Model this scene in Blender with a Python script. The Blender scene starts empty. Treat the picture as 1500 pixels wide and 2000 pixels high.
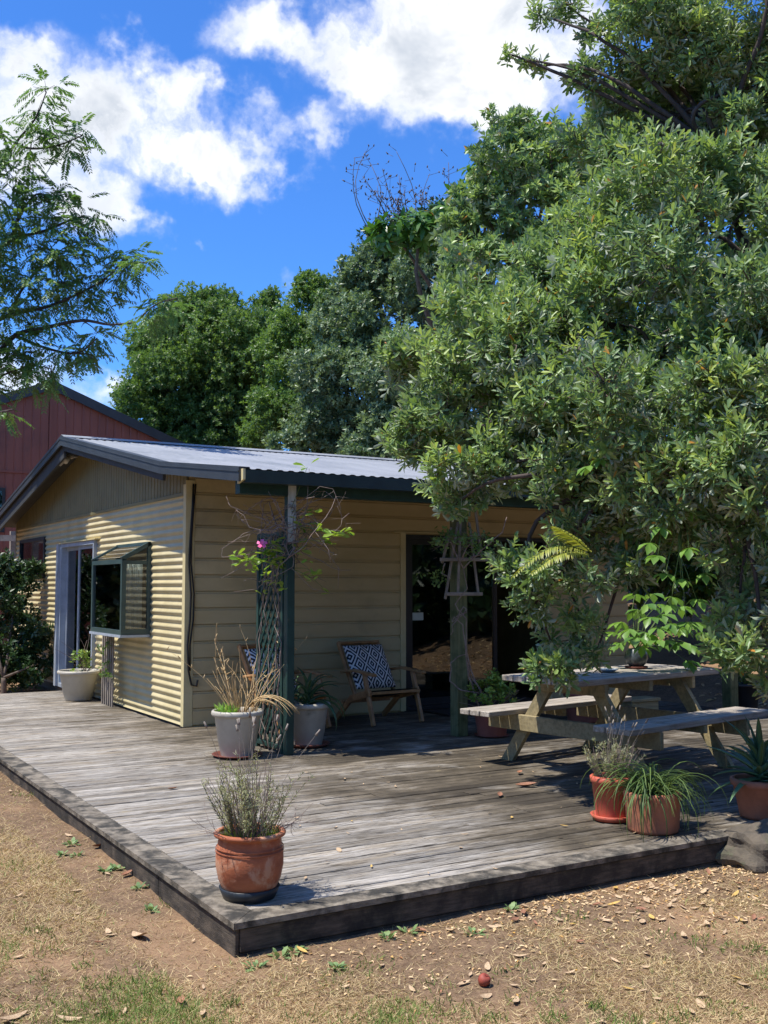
import bpy, math, random
import numpy as np
from mathutils import Vector, Matrix, Quaternion

R = math.radians
S = bpy.context.scene
COL = S.collection
random.seed(7)
rng = np.random.default_rng(7)

# ------------------------------------------------------------------ camera
F, CX, CY = 2050.0, 750.0, 1000.0          # focal length in pixels of the 1500 x 2000 photograph
PITCH = math.atan(143 / F)
YAW = R(30.9)
ZC, DZ = 1.61, 0.16                        # eye height, deck height
FW = np.array([math.sin(YAW) * math.cos(PITCH), math.cos(YAW) * math.cos(PITCH), math.sin(PITCH)])
RT = np.array([math.cos(YAW), -math.sin(YAW), 0.0])
UP = np.cross(RT, FW)
EYE = np.array([0, 0, ZC])

def ray(x, y): return FW + RT * (x - CX) / F - UP * (y - CY) / F
def gz(x, y, z=DZ):
    r = ray(x, y); return EYE + r * (z - ZC) / r[2]
def at(x, y, d): return EYE + ray(x, y) * d
def depth(p): return float((np.asarray(p) - EYE) @ FW)

cam = bpy.data.cameras.new('camera')
cam.sensor_fit = 'VERTICAL'; cam.sensor_height = 36.0; cam.lens = 36.0 * F / 2000
cam.clip_start = 0.05; cam.clip_end = 3000
co = bpy.data.objects.new('camera', cam); COL.objects.link(co)
co.location = EYE
co.rotation_euler = (R(90) + PITCH, 0, -YAW)
S.camera = co

# ------------------------------------------------------------------ sun, sky, exposure
SUN_EL = R(65)
SUN_H = np.array([-0.975, 0.22])
SUN_H = SUN_H / np.linalg.norm(SUN_H)
SUN_TO = np.array([SUN_H[0] * math.cos(SUN_EL), SUN_H[1] * math.cos(SUN_EL), math.sin(SUN_EL)])
sl = bpy.data.lights.new('sun', 'SUN'); sl.energy = 2.8; sl.angle = R(0.55); sl.color = (1.0, 0.95, 0.87)
so = bpy.data.objects.new('sun', sl); COL.objects.link(so)
so.rotation_euler = Vector(-SUN_TO).to_track_quat('-Z', 'Y').to_euler()
so.location = (0, 0, 30)

S.view_settings.view_transform = 'Standard'; S.view_settings.look = 'None'
S.view_settings.gamma = 1.0; S.view_settings.use_curve_mapping = False
S.view_settings.exposure = 1.22
S.cycles.max_bounces = 6; S.cycles.diffuse_bounces = 4; S.cycles.glossy_bounces = 2; S.cycles.transmission_bounces = 3; S.cycles.transparent_max_bounces = 8

class NG:
    """small helper around a node tree"""
    def __init__(s, nt): s.nt = nt
    def n(s, t, ins=None, **props):
        nd = s.nt.nodes.new(t)
        for k, v in props.items(): setattr(nd, k, v)
        for k, v in (ins or {}).items():
            sk = nd.inputs[k]
            if isinstance(v, bpy.types.NodeSocket): s.nt.links.new(v, sk)
            elif v is not None:
                if hasattr(sk, 'default_value'):
                    if isinstance(v, tuple) and sk.type == 'RGBA' and len(v) == 3: v = v + (1,)
                    sk.default_value = v
        return nd
    def math(s, op, a, b=0.0, clamp=False): return s.n('ShaderNodeMath', {0: a, 1: b}, operation=op, use_clamp=clamp).outputs[0]
    def vmath(s, op, a, b=None, out=0):
        return s.n('ShaderNodeVectorMath', {0: a, 1: b} if b is not None else {0: a}, operation=op).outputs[out]
    def noise(s, vec, scale, detail=3, rough=.55, dist=0, out='Fac'):
        return s.n('ShaderNodeTexNoise', {'Vector': vec, 'Scale': scale, 'Detail': detail, 'Roughness': rough, 'Distortion': dist}).outputs[out]
    def map(s, v, a, b, c=0.0, d=1.0, smooth=True):
        return s.n('ShaderNodeMapRange', {0: v, 1: a, 2: b, 3: c, 4: d}, interpolation_type='SMOOTHSTEP' if smooth else 'LINEAR').outputs[0]
    def mix(s, f, a, b, blend='MIX'):
        nd = s.n('ShaderNodeMix', {'Factor': f}, data_type='RGBA', blend_type=blend)
        for k, v in ((6, a), (7, b)):
            if isinstance(v, bpy.types.NodeSocket): s.nt.links.new(v, nd.inputs[k])
            else: nd.inputs[k].default_value = tuple(v) + ((1,) if len(v) == 3 else ())
        return nd.outputs[2]
    def scale(s, vec, sc):
        return s.n('ShaderNodeMapping', {'Vector': vec, 'Scale': sc}).outputs[0]
    def hsv(s, c, h=.5, sa=1.0, v=1.0): return s.n('ShaderNodeHueSaturation', {'Hue': h, 'Saturation': sa, 'Value': v, 'Color': c}).outputs[0]

W = bpy.data.worlds.new('World'); S.world = W; W.use_nodes = True
W.cycles.sampling_method = 'MANUAL'; W.cycles.sample_map_resolution = 512
wn = W.node_tree; wn.nodes.clear(); g = NG(wn)
sky = g.n('ShaderNodeTexSky', sky_type='NISHITA', sun_disc=False, sun_elevation=SUN_EL,
          sun_rotation=math.atan2(SUN_H[0], SUN_H[1]), altitude=50, air_density=1.0, dust_density=0.25, ozone_density=2.2)
tc = g.n('ShaderNodeTexCoord').outputs['Generated']
d0 = g.vmath('NORMALIZE', tc)
w1 = g.noise(d0, 9, 5, .6, out='Color'); w2 = g.noise(d0, 30, 5, .62, out='Color')
off = g.vmath('ADD', g.vmath('MULTIPLY', g.vmath('SUBTRACT', w1, (.5, .5, .5)), (.15, .15, .15)),
              g.vmath('MULTIPLY', g.vmath('SUBTRACT', w2, (.5, .5, .5)), (.05, .05, .05)))
dd = g.vmath('ADD', d0, off)
BLOBS = [(40, 215, 165), (170, 225, 150), (285, 235, 125), (385, 240, 110), (410, 165, 62), (480, 285, 95), (570, 290, 75), (645, 290, 52),
         (300, 110, 68), (95, 350, 130), (185, 415, 95), (250, 440, 62), (20, 120, 85), (312, 475, 26), (430, 320, 80),
         (525, 60, 90), (620, 90, 105), (730, 70, 140), (700, 175, 90), (830, 110, 165), (960, 100, 170), (880, 225, 90), (1060, 140, 130), (970, 225, 80),
         (1080, -40, 160), (860, -60, 200), (30, 740, 95), (150, 755, 95), (215, 715, 60), (540, 562, 34), (-150, 250, 200), (378, 492, 22), (-150, 700, 160)]
fld = None
for (bx, by, br) in BLOBS:
    v = ray(bx, by); v = v / np.linalg.norm(v); r = br / F * .95
    ds = g.vmath('DISTANCE', dd, tuple(v), out=1)
    m = g.map(ds, r * 1.25, r * .05, 0, .95 if br > 40 else .45)
    fld = m if fld is None else g.math('ADD', fld, m)
# the rest of the sky carries the same broken cumulus
vc = ray(700, 400); vc = vc / np.linalg.norm(vc)
away = g.map(g.vmath('DISTANCE', d0, tuple(vc), out=1), .55, .8)
gen = g.map(g.noise(dd, 3.2, 3, .5), .52, .66)
fld = g.math('ADD', fld, g.math('MULTIPLY', gen, away))
fine = g.noise(g.vmath('ADD', d0, g.vmath('MULTIPLY', off, (.5, .5, .5))), 14, 7, .62)
fld = g.math('MULTIPLY', fld, g.map(fine, .28, .66, .38, 1.15))
dens = g.map(fld, .04, 1.5)
body = g.map(g.noise(d0, 7.5, 5, .6, .4), .34, .64)
thick = g.map(fld, .5, 1.9)
shade = g.math('MULTIPLY', thick, body)
ccol = g.mix(shade, (1.0, 1.0, 1.0), (.50, .55, .63))
skyc = g.mix(1.0, sky.outputs[0], (.215, .45, .79), 'MULTIPLY')
bg1 = g.n('ShaderNodeBackground', {'Color': skyc, 'Strength': .125})
bg2 = g.n('ShaderNodeBackground', {'Color': ccol, 'Strength': .55})
ms = g.n('ShaderNodeMixShader', {0: dens, 1: bg1.outputs[0], 2: bg2.outputs[0]})
g.n('ShaderNodeOutputWorld', {0: ms.outputs[0]})

# ------------------------------------------------------------------ materials
def newmat(name):
    m = bpy.data.materials.new(name); m.use_nodes = True
    nt = m.node_tree; gg = NG(nt)
    return m, gg, nt.nodes['Principled BSDF'], nt.nodes['Material Output']
def L(g, a, b): g.nt.links.new(a, b)
def srgb(r, gr, b):
    f = lambda c: (c / 255 / 12.92) if c / 255 <= .04045 else ((c / 255 + .055) / 1.055) ** 2.4
    return (f(r), f(gr), f(b))
def objrand(g): return g.n('ShaderNodeObjectInfo').outputs['Random']

def mat(name, c1, c2=None, rough=.6, scale=6, stretch=(1, 1, 1), bump=.15, bscale=40, metal=0, objvar=.0, spec=.5, grime=None, gscale=1.5, glim=(.5, .72)):
    m, g, b, o = newmat(name)
    c2 = c2 or tuple(c * .75 for c in c1)
    tcn = g.n('ShaderNodeTexCoord').outputs['Object']
    v = g.scale(tcn, stretch)
    f = g.map(g.noise(v, scale, 5, .6), .3, .7)
    c = g.mix(f, c1, c2)
    if grime:
        pos = g.n('ShaderNodeNewGeometry').outputs['Position']
        c = g.mix(g.map(g.noise(pos, gscale, 6, .65, .3), *glim), c, grime)
    if objvar:
        rv = g.math('ADD', g.math('MULTIPLY', objrand(g), objvar), 1 - objvar / 2)
        c = g.hsv(c, v=rv)
    L(g, c, b.inputs['Base Color'])
    b.inputs['Roughness'].default_value = rough; b.inputs['Metallic'].default_value = metal
    b.inputs['Specular IOR Level'].default_value = spec
    if bump:
        bn = g.n('ShaderNodeBump', {'Strength': bump, 'Distance': .01, 'Height': g.noise(v, bscale, 4, .6)})
        L(g, bn.outputs[0], b.inputs['Normal'])
    return m

M = {}
M['cream'] = mat('cream_paint', srgb(202, 188, 146), srgb(190, 176, 132), .42, 3, bump=.05, grime=srgb(160, 145, 105), gscale=1.1, glim=(.52, .85))
M['board'] = mat('tan_board', srgb(206, 188, 142), srgb(192, 174, 128), .5, 4, (.3, 1, 1), bump=.06, objvar=.06, grime=srgb(138, 128, 104), gscale=1.3, glim=(.5, .9))
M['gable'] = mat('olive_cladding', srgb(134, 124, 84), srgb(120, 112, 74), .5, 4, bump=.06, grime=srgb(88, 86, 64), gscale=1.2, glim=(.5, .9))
M['trim'] = mat('cream_trim', srgb(214, 200, 152), srgb(204, 188, 138), .45, 5, bump=.04)
M['dark_metal'] = mat('charcoal_flashing', srgb(58, 62, 66), srgb(48, 52, 56), .45, 4, bump=.04, objvar=.05)
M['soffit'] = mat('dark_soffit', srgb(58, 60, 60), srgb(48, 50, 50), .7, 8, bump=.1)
M['green'] = mat('green_paint', srgb(32, 66, 58), srgb(24, 54, 48), .5, 10, bump=.08, grime=srgb(70, 80, 66), gscale=7, glim=(.6, .8))
M['gutter'] = mat('dark_gutter', srgb(44, 58, 58), srgb(36, 48, 50), .4, 6, bump=.04)
M['frame_green'] = mat('window_frame_green', srgb(62, 82, 78), srgb(52, 72, 70), .4, 6, bump=.03)
M['alu'] = mat('grey_aluminium', srgb(168, 178, 186), srgb(150, 160, 170), .35, 8, bump=.03)
M['black_frame'] = mat('black_frame', srgb(34, 40, 44), srgb(28, 32, 36), .45, 6, bump=.03)
M['white_paint'] = mat('chalky_white_paint', srgb(212, 212, 202), srgb(180, 180, 168), .6, 14, (1, 1, .2), bump=.1)
M['roof'] = mat('zinc_roof', srgb(150, 152, 155), srgb(132, 135, 139), .55, 2.5, (1, .15, 1), bump=.03, metal=.0, grime=srgb(112, 117, 120), gscale=1.2, glim=(.45, .8), spec=.4)
M['red'] = mat('red_cladding', srgb(142, 84, 68), srgb(128, 74, 60), .55, 3, (1, 1, .2), bump=.05, grime=srgb(104, 66, 58), gscale=.7, glim=(.5, .85))
M['room'] = mat('dim_room', srgb(120, 112, 100), srgb(100, 94, 84), .8, 3, bump=.02)
M['timber'] = mat('treated_pine', srgb(168, 152, 112), srgb(136, 122, 88), .75, 5, (.5, 8, 8), bump=.25, bscale=30, objvar=.25, grime=srgb(92, 92, 70), gscale=4, glim=(.5, .75))
M['table_top'] = mat('greyed_table_board', srgb(186, 176, 162), srgb(140, 130, 116), .75, 5, (.5, 9, 9), bump=.3, bscale=30, objvar=.25, grime=srgb(104, 98, 84), gscale=4, glim=(.52, .8))
M['postwood'] = mat('mossy_post', srgb(116, 120, 84), srgb(88, 94, 62), .8, 6, (6, 6, .5), bump=.3, grime=srgb(66, 78, 42), gscale=5, glim=(.45, .7))
M['greywood'] = mat('grey_stick', srgb(150, 140, 128), srgb(118, 108, 98), .8, 8, bump=.2, objvar=.2)
M['teak'] = mat('teak', srgb(182, 138, 92), srgb(150, 108, 68), .5, 5, (3, 3, 3), bump=.1, bscale=30, objvar=.1)
M['seatweb'] = mat('black_webbing', srgb(34, 34, 38), srgb(26, 26, 28), .8, 60, bump=.3)
M['terracotta'] = mat('terracotta', srgb(182, 108, 70), srgb(146, 80, 52), .75, 6, (1, 1, 2.5), bump=.2, bscale=30, grime=srgb(188, 140, 110), gscale=7, glim=(.50, .62))
M['terra_old'] = mat('old_terracotta', srgb(176, 112, 82), srgb(148, 92, 66), .75, 6, bump=.2, grime=srgb(128, 92, 70), gscale=7, glim=(.5, .7))
M['red_plastic'] = mat('red_plastic', srgb(198, 100, 76), srgb(180, 88, 66), .5, 4, bump=.03)
M['pink_plastic'] = mat('pink_terracotta_plastic', srgb(178, 108, 92), srgb(158, 92, 78), .55, 4, bump=.05)
M['grey_plastic'] = mat('grey_plastic', srgb(190, 184, 168), srgb(172, 165, 150), .5, 4, bump=.03, grime=srgb(140, 136, 124), gscale=6, glim=(.55, .8))
M['black_plastic'] = mat('black_plastic', srgb(38, 44, 50), srgb(30, 34, 38), .45, 6, bump=.03)
M['brown_saucer'] = mat('brown_saucer', srgb(118, 66, 52), srgb(98, 54, 44), .6, 6, bump=.05)
M['potsoil'] = mat('potting_soil', srgb(74, 58, 44), srgb(48, 38, 30), .95, 25, bump=.6, bscale=60)
M['stone'] = mat('garden_rock', srgb(104, 94, 80), srgb(70, 64, 55), .9, 8, bump=1.0, bscale=22, grime=srgb(84, 90, 62), gscale=6)
M['rubber'] = mat('black_rubber', srgb(30, 30, 32), srgb(24, 24, 26), .5, 10, bump=.03)
M['mat'] = mat('coir_mat', srgb(48, 42, 38), srgb(34, 30, 28), .95, 60, bump=.6)
M['bark'] = mat('grey_bark', srgb(112, 98, 84), srgb(78, 66, 56), .9, 14, (1, 1, .4), bump=.5, bscale=30)
M['bark_dark'] = mat('dark_bark', srgb(86, 74, 68), srgb(58, 50, 46), .9, 14, (1, 1, .4), bump=.5, bscale=30)
M['vine_stem'] = mat('bare_vine', srgb(150, 134, 124), srgb(118, 100, 92), .8, 20, bump=.1)
M['straw'] = mat('dry_straw', srgb(214, 186, 138), srgb(186, 154, 104), .7, 12, bump=.05)
M['paper'] = mat('pale_sticker', srgb(196, 206, 196), srgb(180, 190, 180), .6, 5, bump=0)
M['ceramic'] = mat('speckled_dark_glaze', srgb(86, 92, 94), srgb(48, 54, 58), .35, 30, bump=.05)
M['curtain'] = mat('white_curtain', srgb(206, 208, 204), srgb(180, 184, 182), .9, 10, (1, 1, .05), bump=.05)
M['lamp_white'] = mat('white_lamp_body', srgb(206, 200, 186), srgb(190, 184, 170), .5, 8, bump=.02)
M['apple'] = mat('red_fruit_skin', srgb(160, 76, 58), srgb(128, 56, 44), .65, 30, bump=.1)

def glass(name, tint, gloss=1.0):
    m, g, b, o = newmat(name)
    tr = g.n('ShaderNodeBsdfTransparent', {0: tint}); gl = g.n('ShaderNodeBsdfGlossy', {0: (1, 1, 1), 1: .02})
    fr = g.n('ShaderNodeFresnel', {0: 1.5})
    f = g.math('ADD', g.math('MULTIPLY', fr.outputs[0], gloss), .02, True)
    mx = g.n('ShaderNodeMixShader', {0: f, 1: tr.outputs[0], 2: gl.outputs[0]})
    L(g, mx.outputs[0], o.inputs[0]); return m
M['glass'] = glass('window_glass', (.42, .48, .48), 1.0)
M['glass_clear'] = glass('clear_window_glass', (.8, .84, .83), 1.3)

def deckmat():
    m, g, b, o = newmat('weathered_deck')
    pos = g.n('ShaderNodeNewGeometry').outputs['Position']
    rnd = objrand(g)
    ofs = g.n('ShaderNodeCombineXYZ', {0: g.math('MULTIPLY', rnd, 37), 2: g.math('MULTIPLY', rnd, 11)}).outputs[0]
    pv = g.vmath('ADD', pos, ofs)
    grain = g.noise(g.scale(pv, (1.6, 26, 8)), 4, 6, .65)
    blot = g.noise(g.scale(pv, (.8, 5, 4)), 3, 5, .6)
    base = g.mix(g.map(grain, .32, .68), srgb(180, 174, 164), srgb(118, 111, 102))
    base = g.mix(g.map(blot, .45, .7), base, srgb(150, 138, 120))
    # mould and leaf tannin, darker towards the right
    sx = g.n('ShaderNodeSeparateXYZ', {0: pos})
    dirt = g.noise(pos, .75, 6, .66, .4)
    dirt2 = g.noise(g.scale(pos, (1, 3.5, 1)), 2.2, 6, .7)
    bx = g.map(sx.outputs[0], 1.9, 4.6, -.08, .135)
    bd = g.math('ADD', g.math('ADD', g.math('MULTIPLY', dirt, .62), g.math('MULTIPLY', dirt2, .38)), bx)
    c = g.mix(g.map(bd, .44, .64), base, srgb(108, 98, 82))
    c = g.mix(g.map(bd, .54, .74, 0, .85), c, srgb(58, 52, 43))
    streak = g.noise(g.scale(pv, (1.2, 18, 4)), 5, 5, .7)
    c = g.mix(g.map(streak, .48, .66, 0, .88), c, srgb(56, 50, 42))
    c = g.mix(g.map(g.noise(g.scale(pos, (1, 2, 1)), 5, 5, .7), .64, .74, 0, .5), c, srgb(176, 160, 118))
    bl = g.noise(g.scale(pos, (1, 1.6, 1)), 1.1, 5, .65, .5)
    c = g.mix(g.map(bl, .55, .70, 0, .38), c, srgb(184, 178, 168))
    c = g.hsv(c, v=g.math('ADD', g.math('MULTIPLY', rnd, .55), .70))
    L(g, c, b.inputs['Base Color']); b.inputs['Roughness'].default_value = .82; b.inputs['Specular IOR Level'].default_value = .25
    bn = g.n('ShaderNodeBump', {'Strength': .5, 'Distance': .006, 'Height': grain})
    L(g, bn.outputs[0], b.inputs['Normal'])
    return m
M['deck'] = deckmat()
M['deck_edge'] = mat('mossy_deck_edge', srgb(142, 132, 116), srgb(90, 82, 70), .85, 5, (3, 3, 6), bump=.5, bscale=24, grime=srgb(52, 49, 42), gscale=6, glim=(.42, .62))
M['fascia'] = mat('dark_fascia', srgb(96, 86, 74), srgb(58, 52, 45), .85, 5, (1.5, 1.5, 12), bump=.5, bscale=24, grime=srgb(38, 35, 31), gscale=5, glim=(.38, .62))

def groundmat():
    m, g, b, o = newmat('dry_lawn_soil')
    pos = g.n('ShaderNodeNewGeometry').outputs['Position']
    n1 = g.noise(pos, .9, 6, .62, .3); n2 = g.noise(pos, 14, 6, .7); n3 = g.noise(pos, 70, 4, .7)
    c = g.mix(g.map(n2, .3, .7), srgb(134, 109, 87), srgb(102, 83, 66))
    c = g.mix(g.map(n1, .42, .62), c, srgb(152, 122, 94))
    c = g.mix(g.map(n3, .45, .7, 0, .6), c, srgb(166, 142, 108))
    c = g.mix(g.map(g.noise(pos, 30, 5, .7), .56, .7, 0, .7), c, srgb(80, 62, 50))
    L(g, c, b.inputs['Base Color']); b.inputs['Roughness'].default_value = .95; b.inputs['Specular IOR Level'].default_value = .1
    h = g.math('ADD', g.math('MULTIPLY', n2, .6), n3)
    L(g, g.n('ShaderNodeBump', {'Strength': .7, 'Distance': .02, 'Height': h}).outputs[0], b.inputs['Normal'])
    return m
M['ground'] = groundmat()

def leafmat(name, stops, under, trans=.35, rough=.42, spec=.5, sat=1.0):
    """stops: colours along the per-leaf 'tint' attribute"""
    m, g, b, o = newmat(name)
    a = g.n('ShaderNodeAttribute', attribute_name='tint').outputs['Fac']
    cr = g.n('ShaderNodeValToRGB', {0: a}); el = cr.color_ramp.elements
    while len(el) > 1: el.remove(el[-1])
    for i, (p, c) in enumerate(stops):
        e = el[0] if i == 0 else el.new(p)
        e.position = p; e.color = tuple(c) + (1,)
    geo = g.n('ShaderNodeNewGeometry')
    c = g.mix(geo.outputs['Backfacing'], cr.outputs[0], under) if under else cr.outputs[0]
    L(g, c, b.inputs['Base Color']); b.inputs['Roughness'].default_value = rough; b.inputs['Specular IOR Level'].default_value = spec
    tl = g.n('ShaderNodeBsdfTranslucent', {0: g.mix(1.0, cr.outputs[0], (1.25, 1.25, .55), 'MULTIPLY')})
    mx = g.n('ShaderNodeMixShader', {0: trans, 1: b.outputs[0], 2: tl.outputs[0]})
    L(g, mx.outputs[0], o.inputs[0]); return m
def leafobjmat(name, c1, c2, under, trans=.25, rough=.45):
    """for leaves that are objects of their own: the tint is the object's random value"""
    m, g, b, o = newmat(name)
    col = g.mix(objrand(g), c1, c2)
    c = g.mix(g.n('ShaderNodeNewGeometry').outputs['Backfacing'], col, under)
    L(g, c, b.inputs['Base Color']); b.inputs['Roughness'].default_value = rough
    tl = g.n('ShaderNodeBsdfTranslucent', {0: g.mix(1.0, col, (1.2, 1.2, .6), 'MULTIPLY')})
    mx = g.n('ShaderNodeMixShader', {0: trans, 1: b.outputs[0], 2: tl.outputs[0]})
    L(g, mx.outputs[0], o.inputs[0]); return m

M['leaf_main'] = leafmat('grey_green_leaf', [(0, srgb(96, 124, 82)), (.4, srgb(126, 154, 98)), (.75, srgb(160, 184, 104)), (.965, srgb(192, 202, 106)), (.98, srgb(190, 126, 60)), (1, srgb(200, 150, 70))], srgb(172, 180, 156), .36, .42)
M['leaf_main_obj'] = leafobjmat('grey_green_leaf_single', srgb(112, 138, 92), srgb(160, 180, 108), srgb(166, 172, 144), .36, .40)
M['leaf_round'] = leafmat('mid_green_leaf', [(0, srgb(76, 106, 56)), (.5, srgb(98, 128, 68)), (1, srgb(128, 152, 82))], srgb(118, 140, 90), .45)
M['leaf_bright'] = leafmat('bright_green_leaf', [(0, srgb(80, 112, 60)), (.5, srgb(104, 134, 72)), (1, srgb(130, 156, 84))], srgb(114, 142, 88), .42)
M['leaf_grey'] = leafmat('silver_green_leaf', [(0, srgb(78, 104, 74)), (.5, srgb(102, 126, 92)), (1, srgb(134, 154, 114))], srgb(132, 148, 120), .3)
M['leaf_dark'] = leafmat('dark_evergreen_leaf', [(0, srgb(40, 64, 36)), (.5, srgb(54, 82, 44)), (1, srgb(80, 108, 56))], srgb(84, 104, 66), .25)
M['leaf_avocado'] = leafmat('long_glossy_leaf', [(0, srgb(48, 88, 38)), (.5, srgb(74, 118, 46)), (.9, srgb(120, 154, 60)), (1, srgb(176, 120, 62))], srgb(104, 136, 72), .3, .35)
M['leaf_acacia'] = leafmat('feathery_leaf', [(0, srgb(76, 112, 62)), (.5, srgb(102, 138, 74)), (1, srgb(136, 162, 92))], srgb(110, 132, 84), .4)
M['leaf_lime'] = leafmat('fresh_lime_leaf', [(0, srgb(96, 140, 56)), (.5, srgb(128, 176, 70)), (1, srgb(170, 206, 92))], srgb(150, 184, 104), .4)
M['leaf_small'] = leafmat('small_shrub_leaf', [(0, srgb(86, 122, 50)), (.5, srgb(128, 156, 62)), (1, srgb(190, 200, 92))], srgb(140, 156, 90), .3)
M['leaf_lav'] = leafmat('lavender_leaf', [(0, srgb(124, 134, 92)), (.5, srgb(150, 156, 118)), (1, srgb(178, 174, 146))], None, .2, .8, .1)
M['leaf_dry'] = leafmat('dry_leaf', [(0, srgb(182, 140, 92)), (.5, srgb(212, 172, 112)), (1, srgb(232, 202, 146))], None, .2, .7, .2)
M['leaf_grass'] = leafmat('lawn_blade', [(0, srgb(116, 90, 62)), (.3, srgb(208, 184, 140)), (.55, srgb(212, 194, 148)), (.62, srgb(138, 144, 82)), (1, srgb(104, 136, 72))], None, .25, .7, .15)
M['leaf_litter'] = leafmat('leaf_litter', [(0, srgb(150, 104, 70)), (.3, srgb(206, 168, 120)), (.7, srgb(226, 200, 158)), (1, srgb(208, 160, 80))], None, .1, .75, .2)
M['aloe'] = leafobjmat('aloe_leaf', srgb(66, 98, 66), srgb(96, 128, 84), srgb(84, 112, 78), .08, .4)
M['frond'] = leafmat('palm_frond', [(0, srgb(110, 128, 56)), (.5, srgb(150, 160, 70)), (1, srgb(196, 190, 96))], None, .35)
M['litter1'] = mat('pale_dry_leaf', srgb(204, 178, 142), srgb(160, 130, 98), .8, 20, bump=.1, objvar=.3)
M['litter2'] = mat('russet_dry_leaf', srgb(166, 118, 88), srgb(126, 84, 62), .75, 20, bump=.1, objvar=.3)
M['litter3'] = mat('yellow_dry_leaf', srgb(206, 172, 96), srgb(180, 142, 74), .75, 20, bump=.1, objvar=.2)
M['pink'] = mat('pink_petal', srgb(250, 120, 176), srgb(238, 92, 150), .6, 20, bump=.05)

def cushionmat():
    m, g, b, o = newmat('diamond_cushion')
    uv = g.n('ShaderNodeTexCoord').outputs['Object']
    sx = g.n('ShaderNodeSeparateXYZ', {0: uv})
    p = .155                                              # repeat of the woven diamond
    ax = g.math('PINGPONG', sx.outputs[0], p / 2); az = g.math('PINGPONG', sx.outputs[2], p * .72)
    d = g.math('ADD', g.math('DIVIDE', ax, p / 2), g.math('DIVIDE', az, p * .72))
    ring = g.math('PINGPONG', g.math('MULTIPLY', d, 2.0), .5)
    f = g.map(ring, .23, .27, smooth=False)
    c = g.mix(f, srgb(226, 226, 224), srgb(26, 34, 52))
    L(g, c, b.inputs['Base Color']); b.inputs['Roughness'].default_value = .9
    return m
M['cushion'] = cushionmat()

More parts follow.
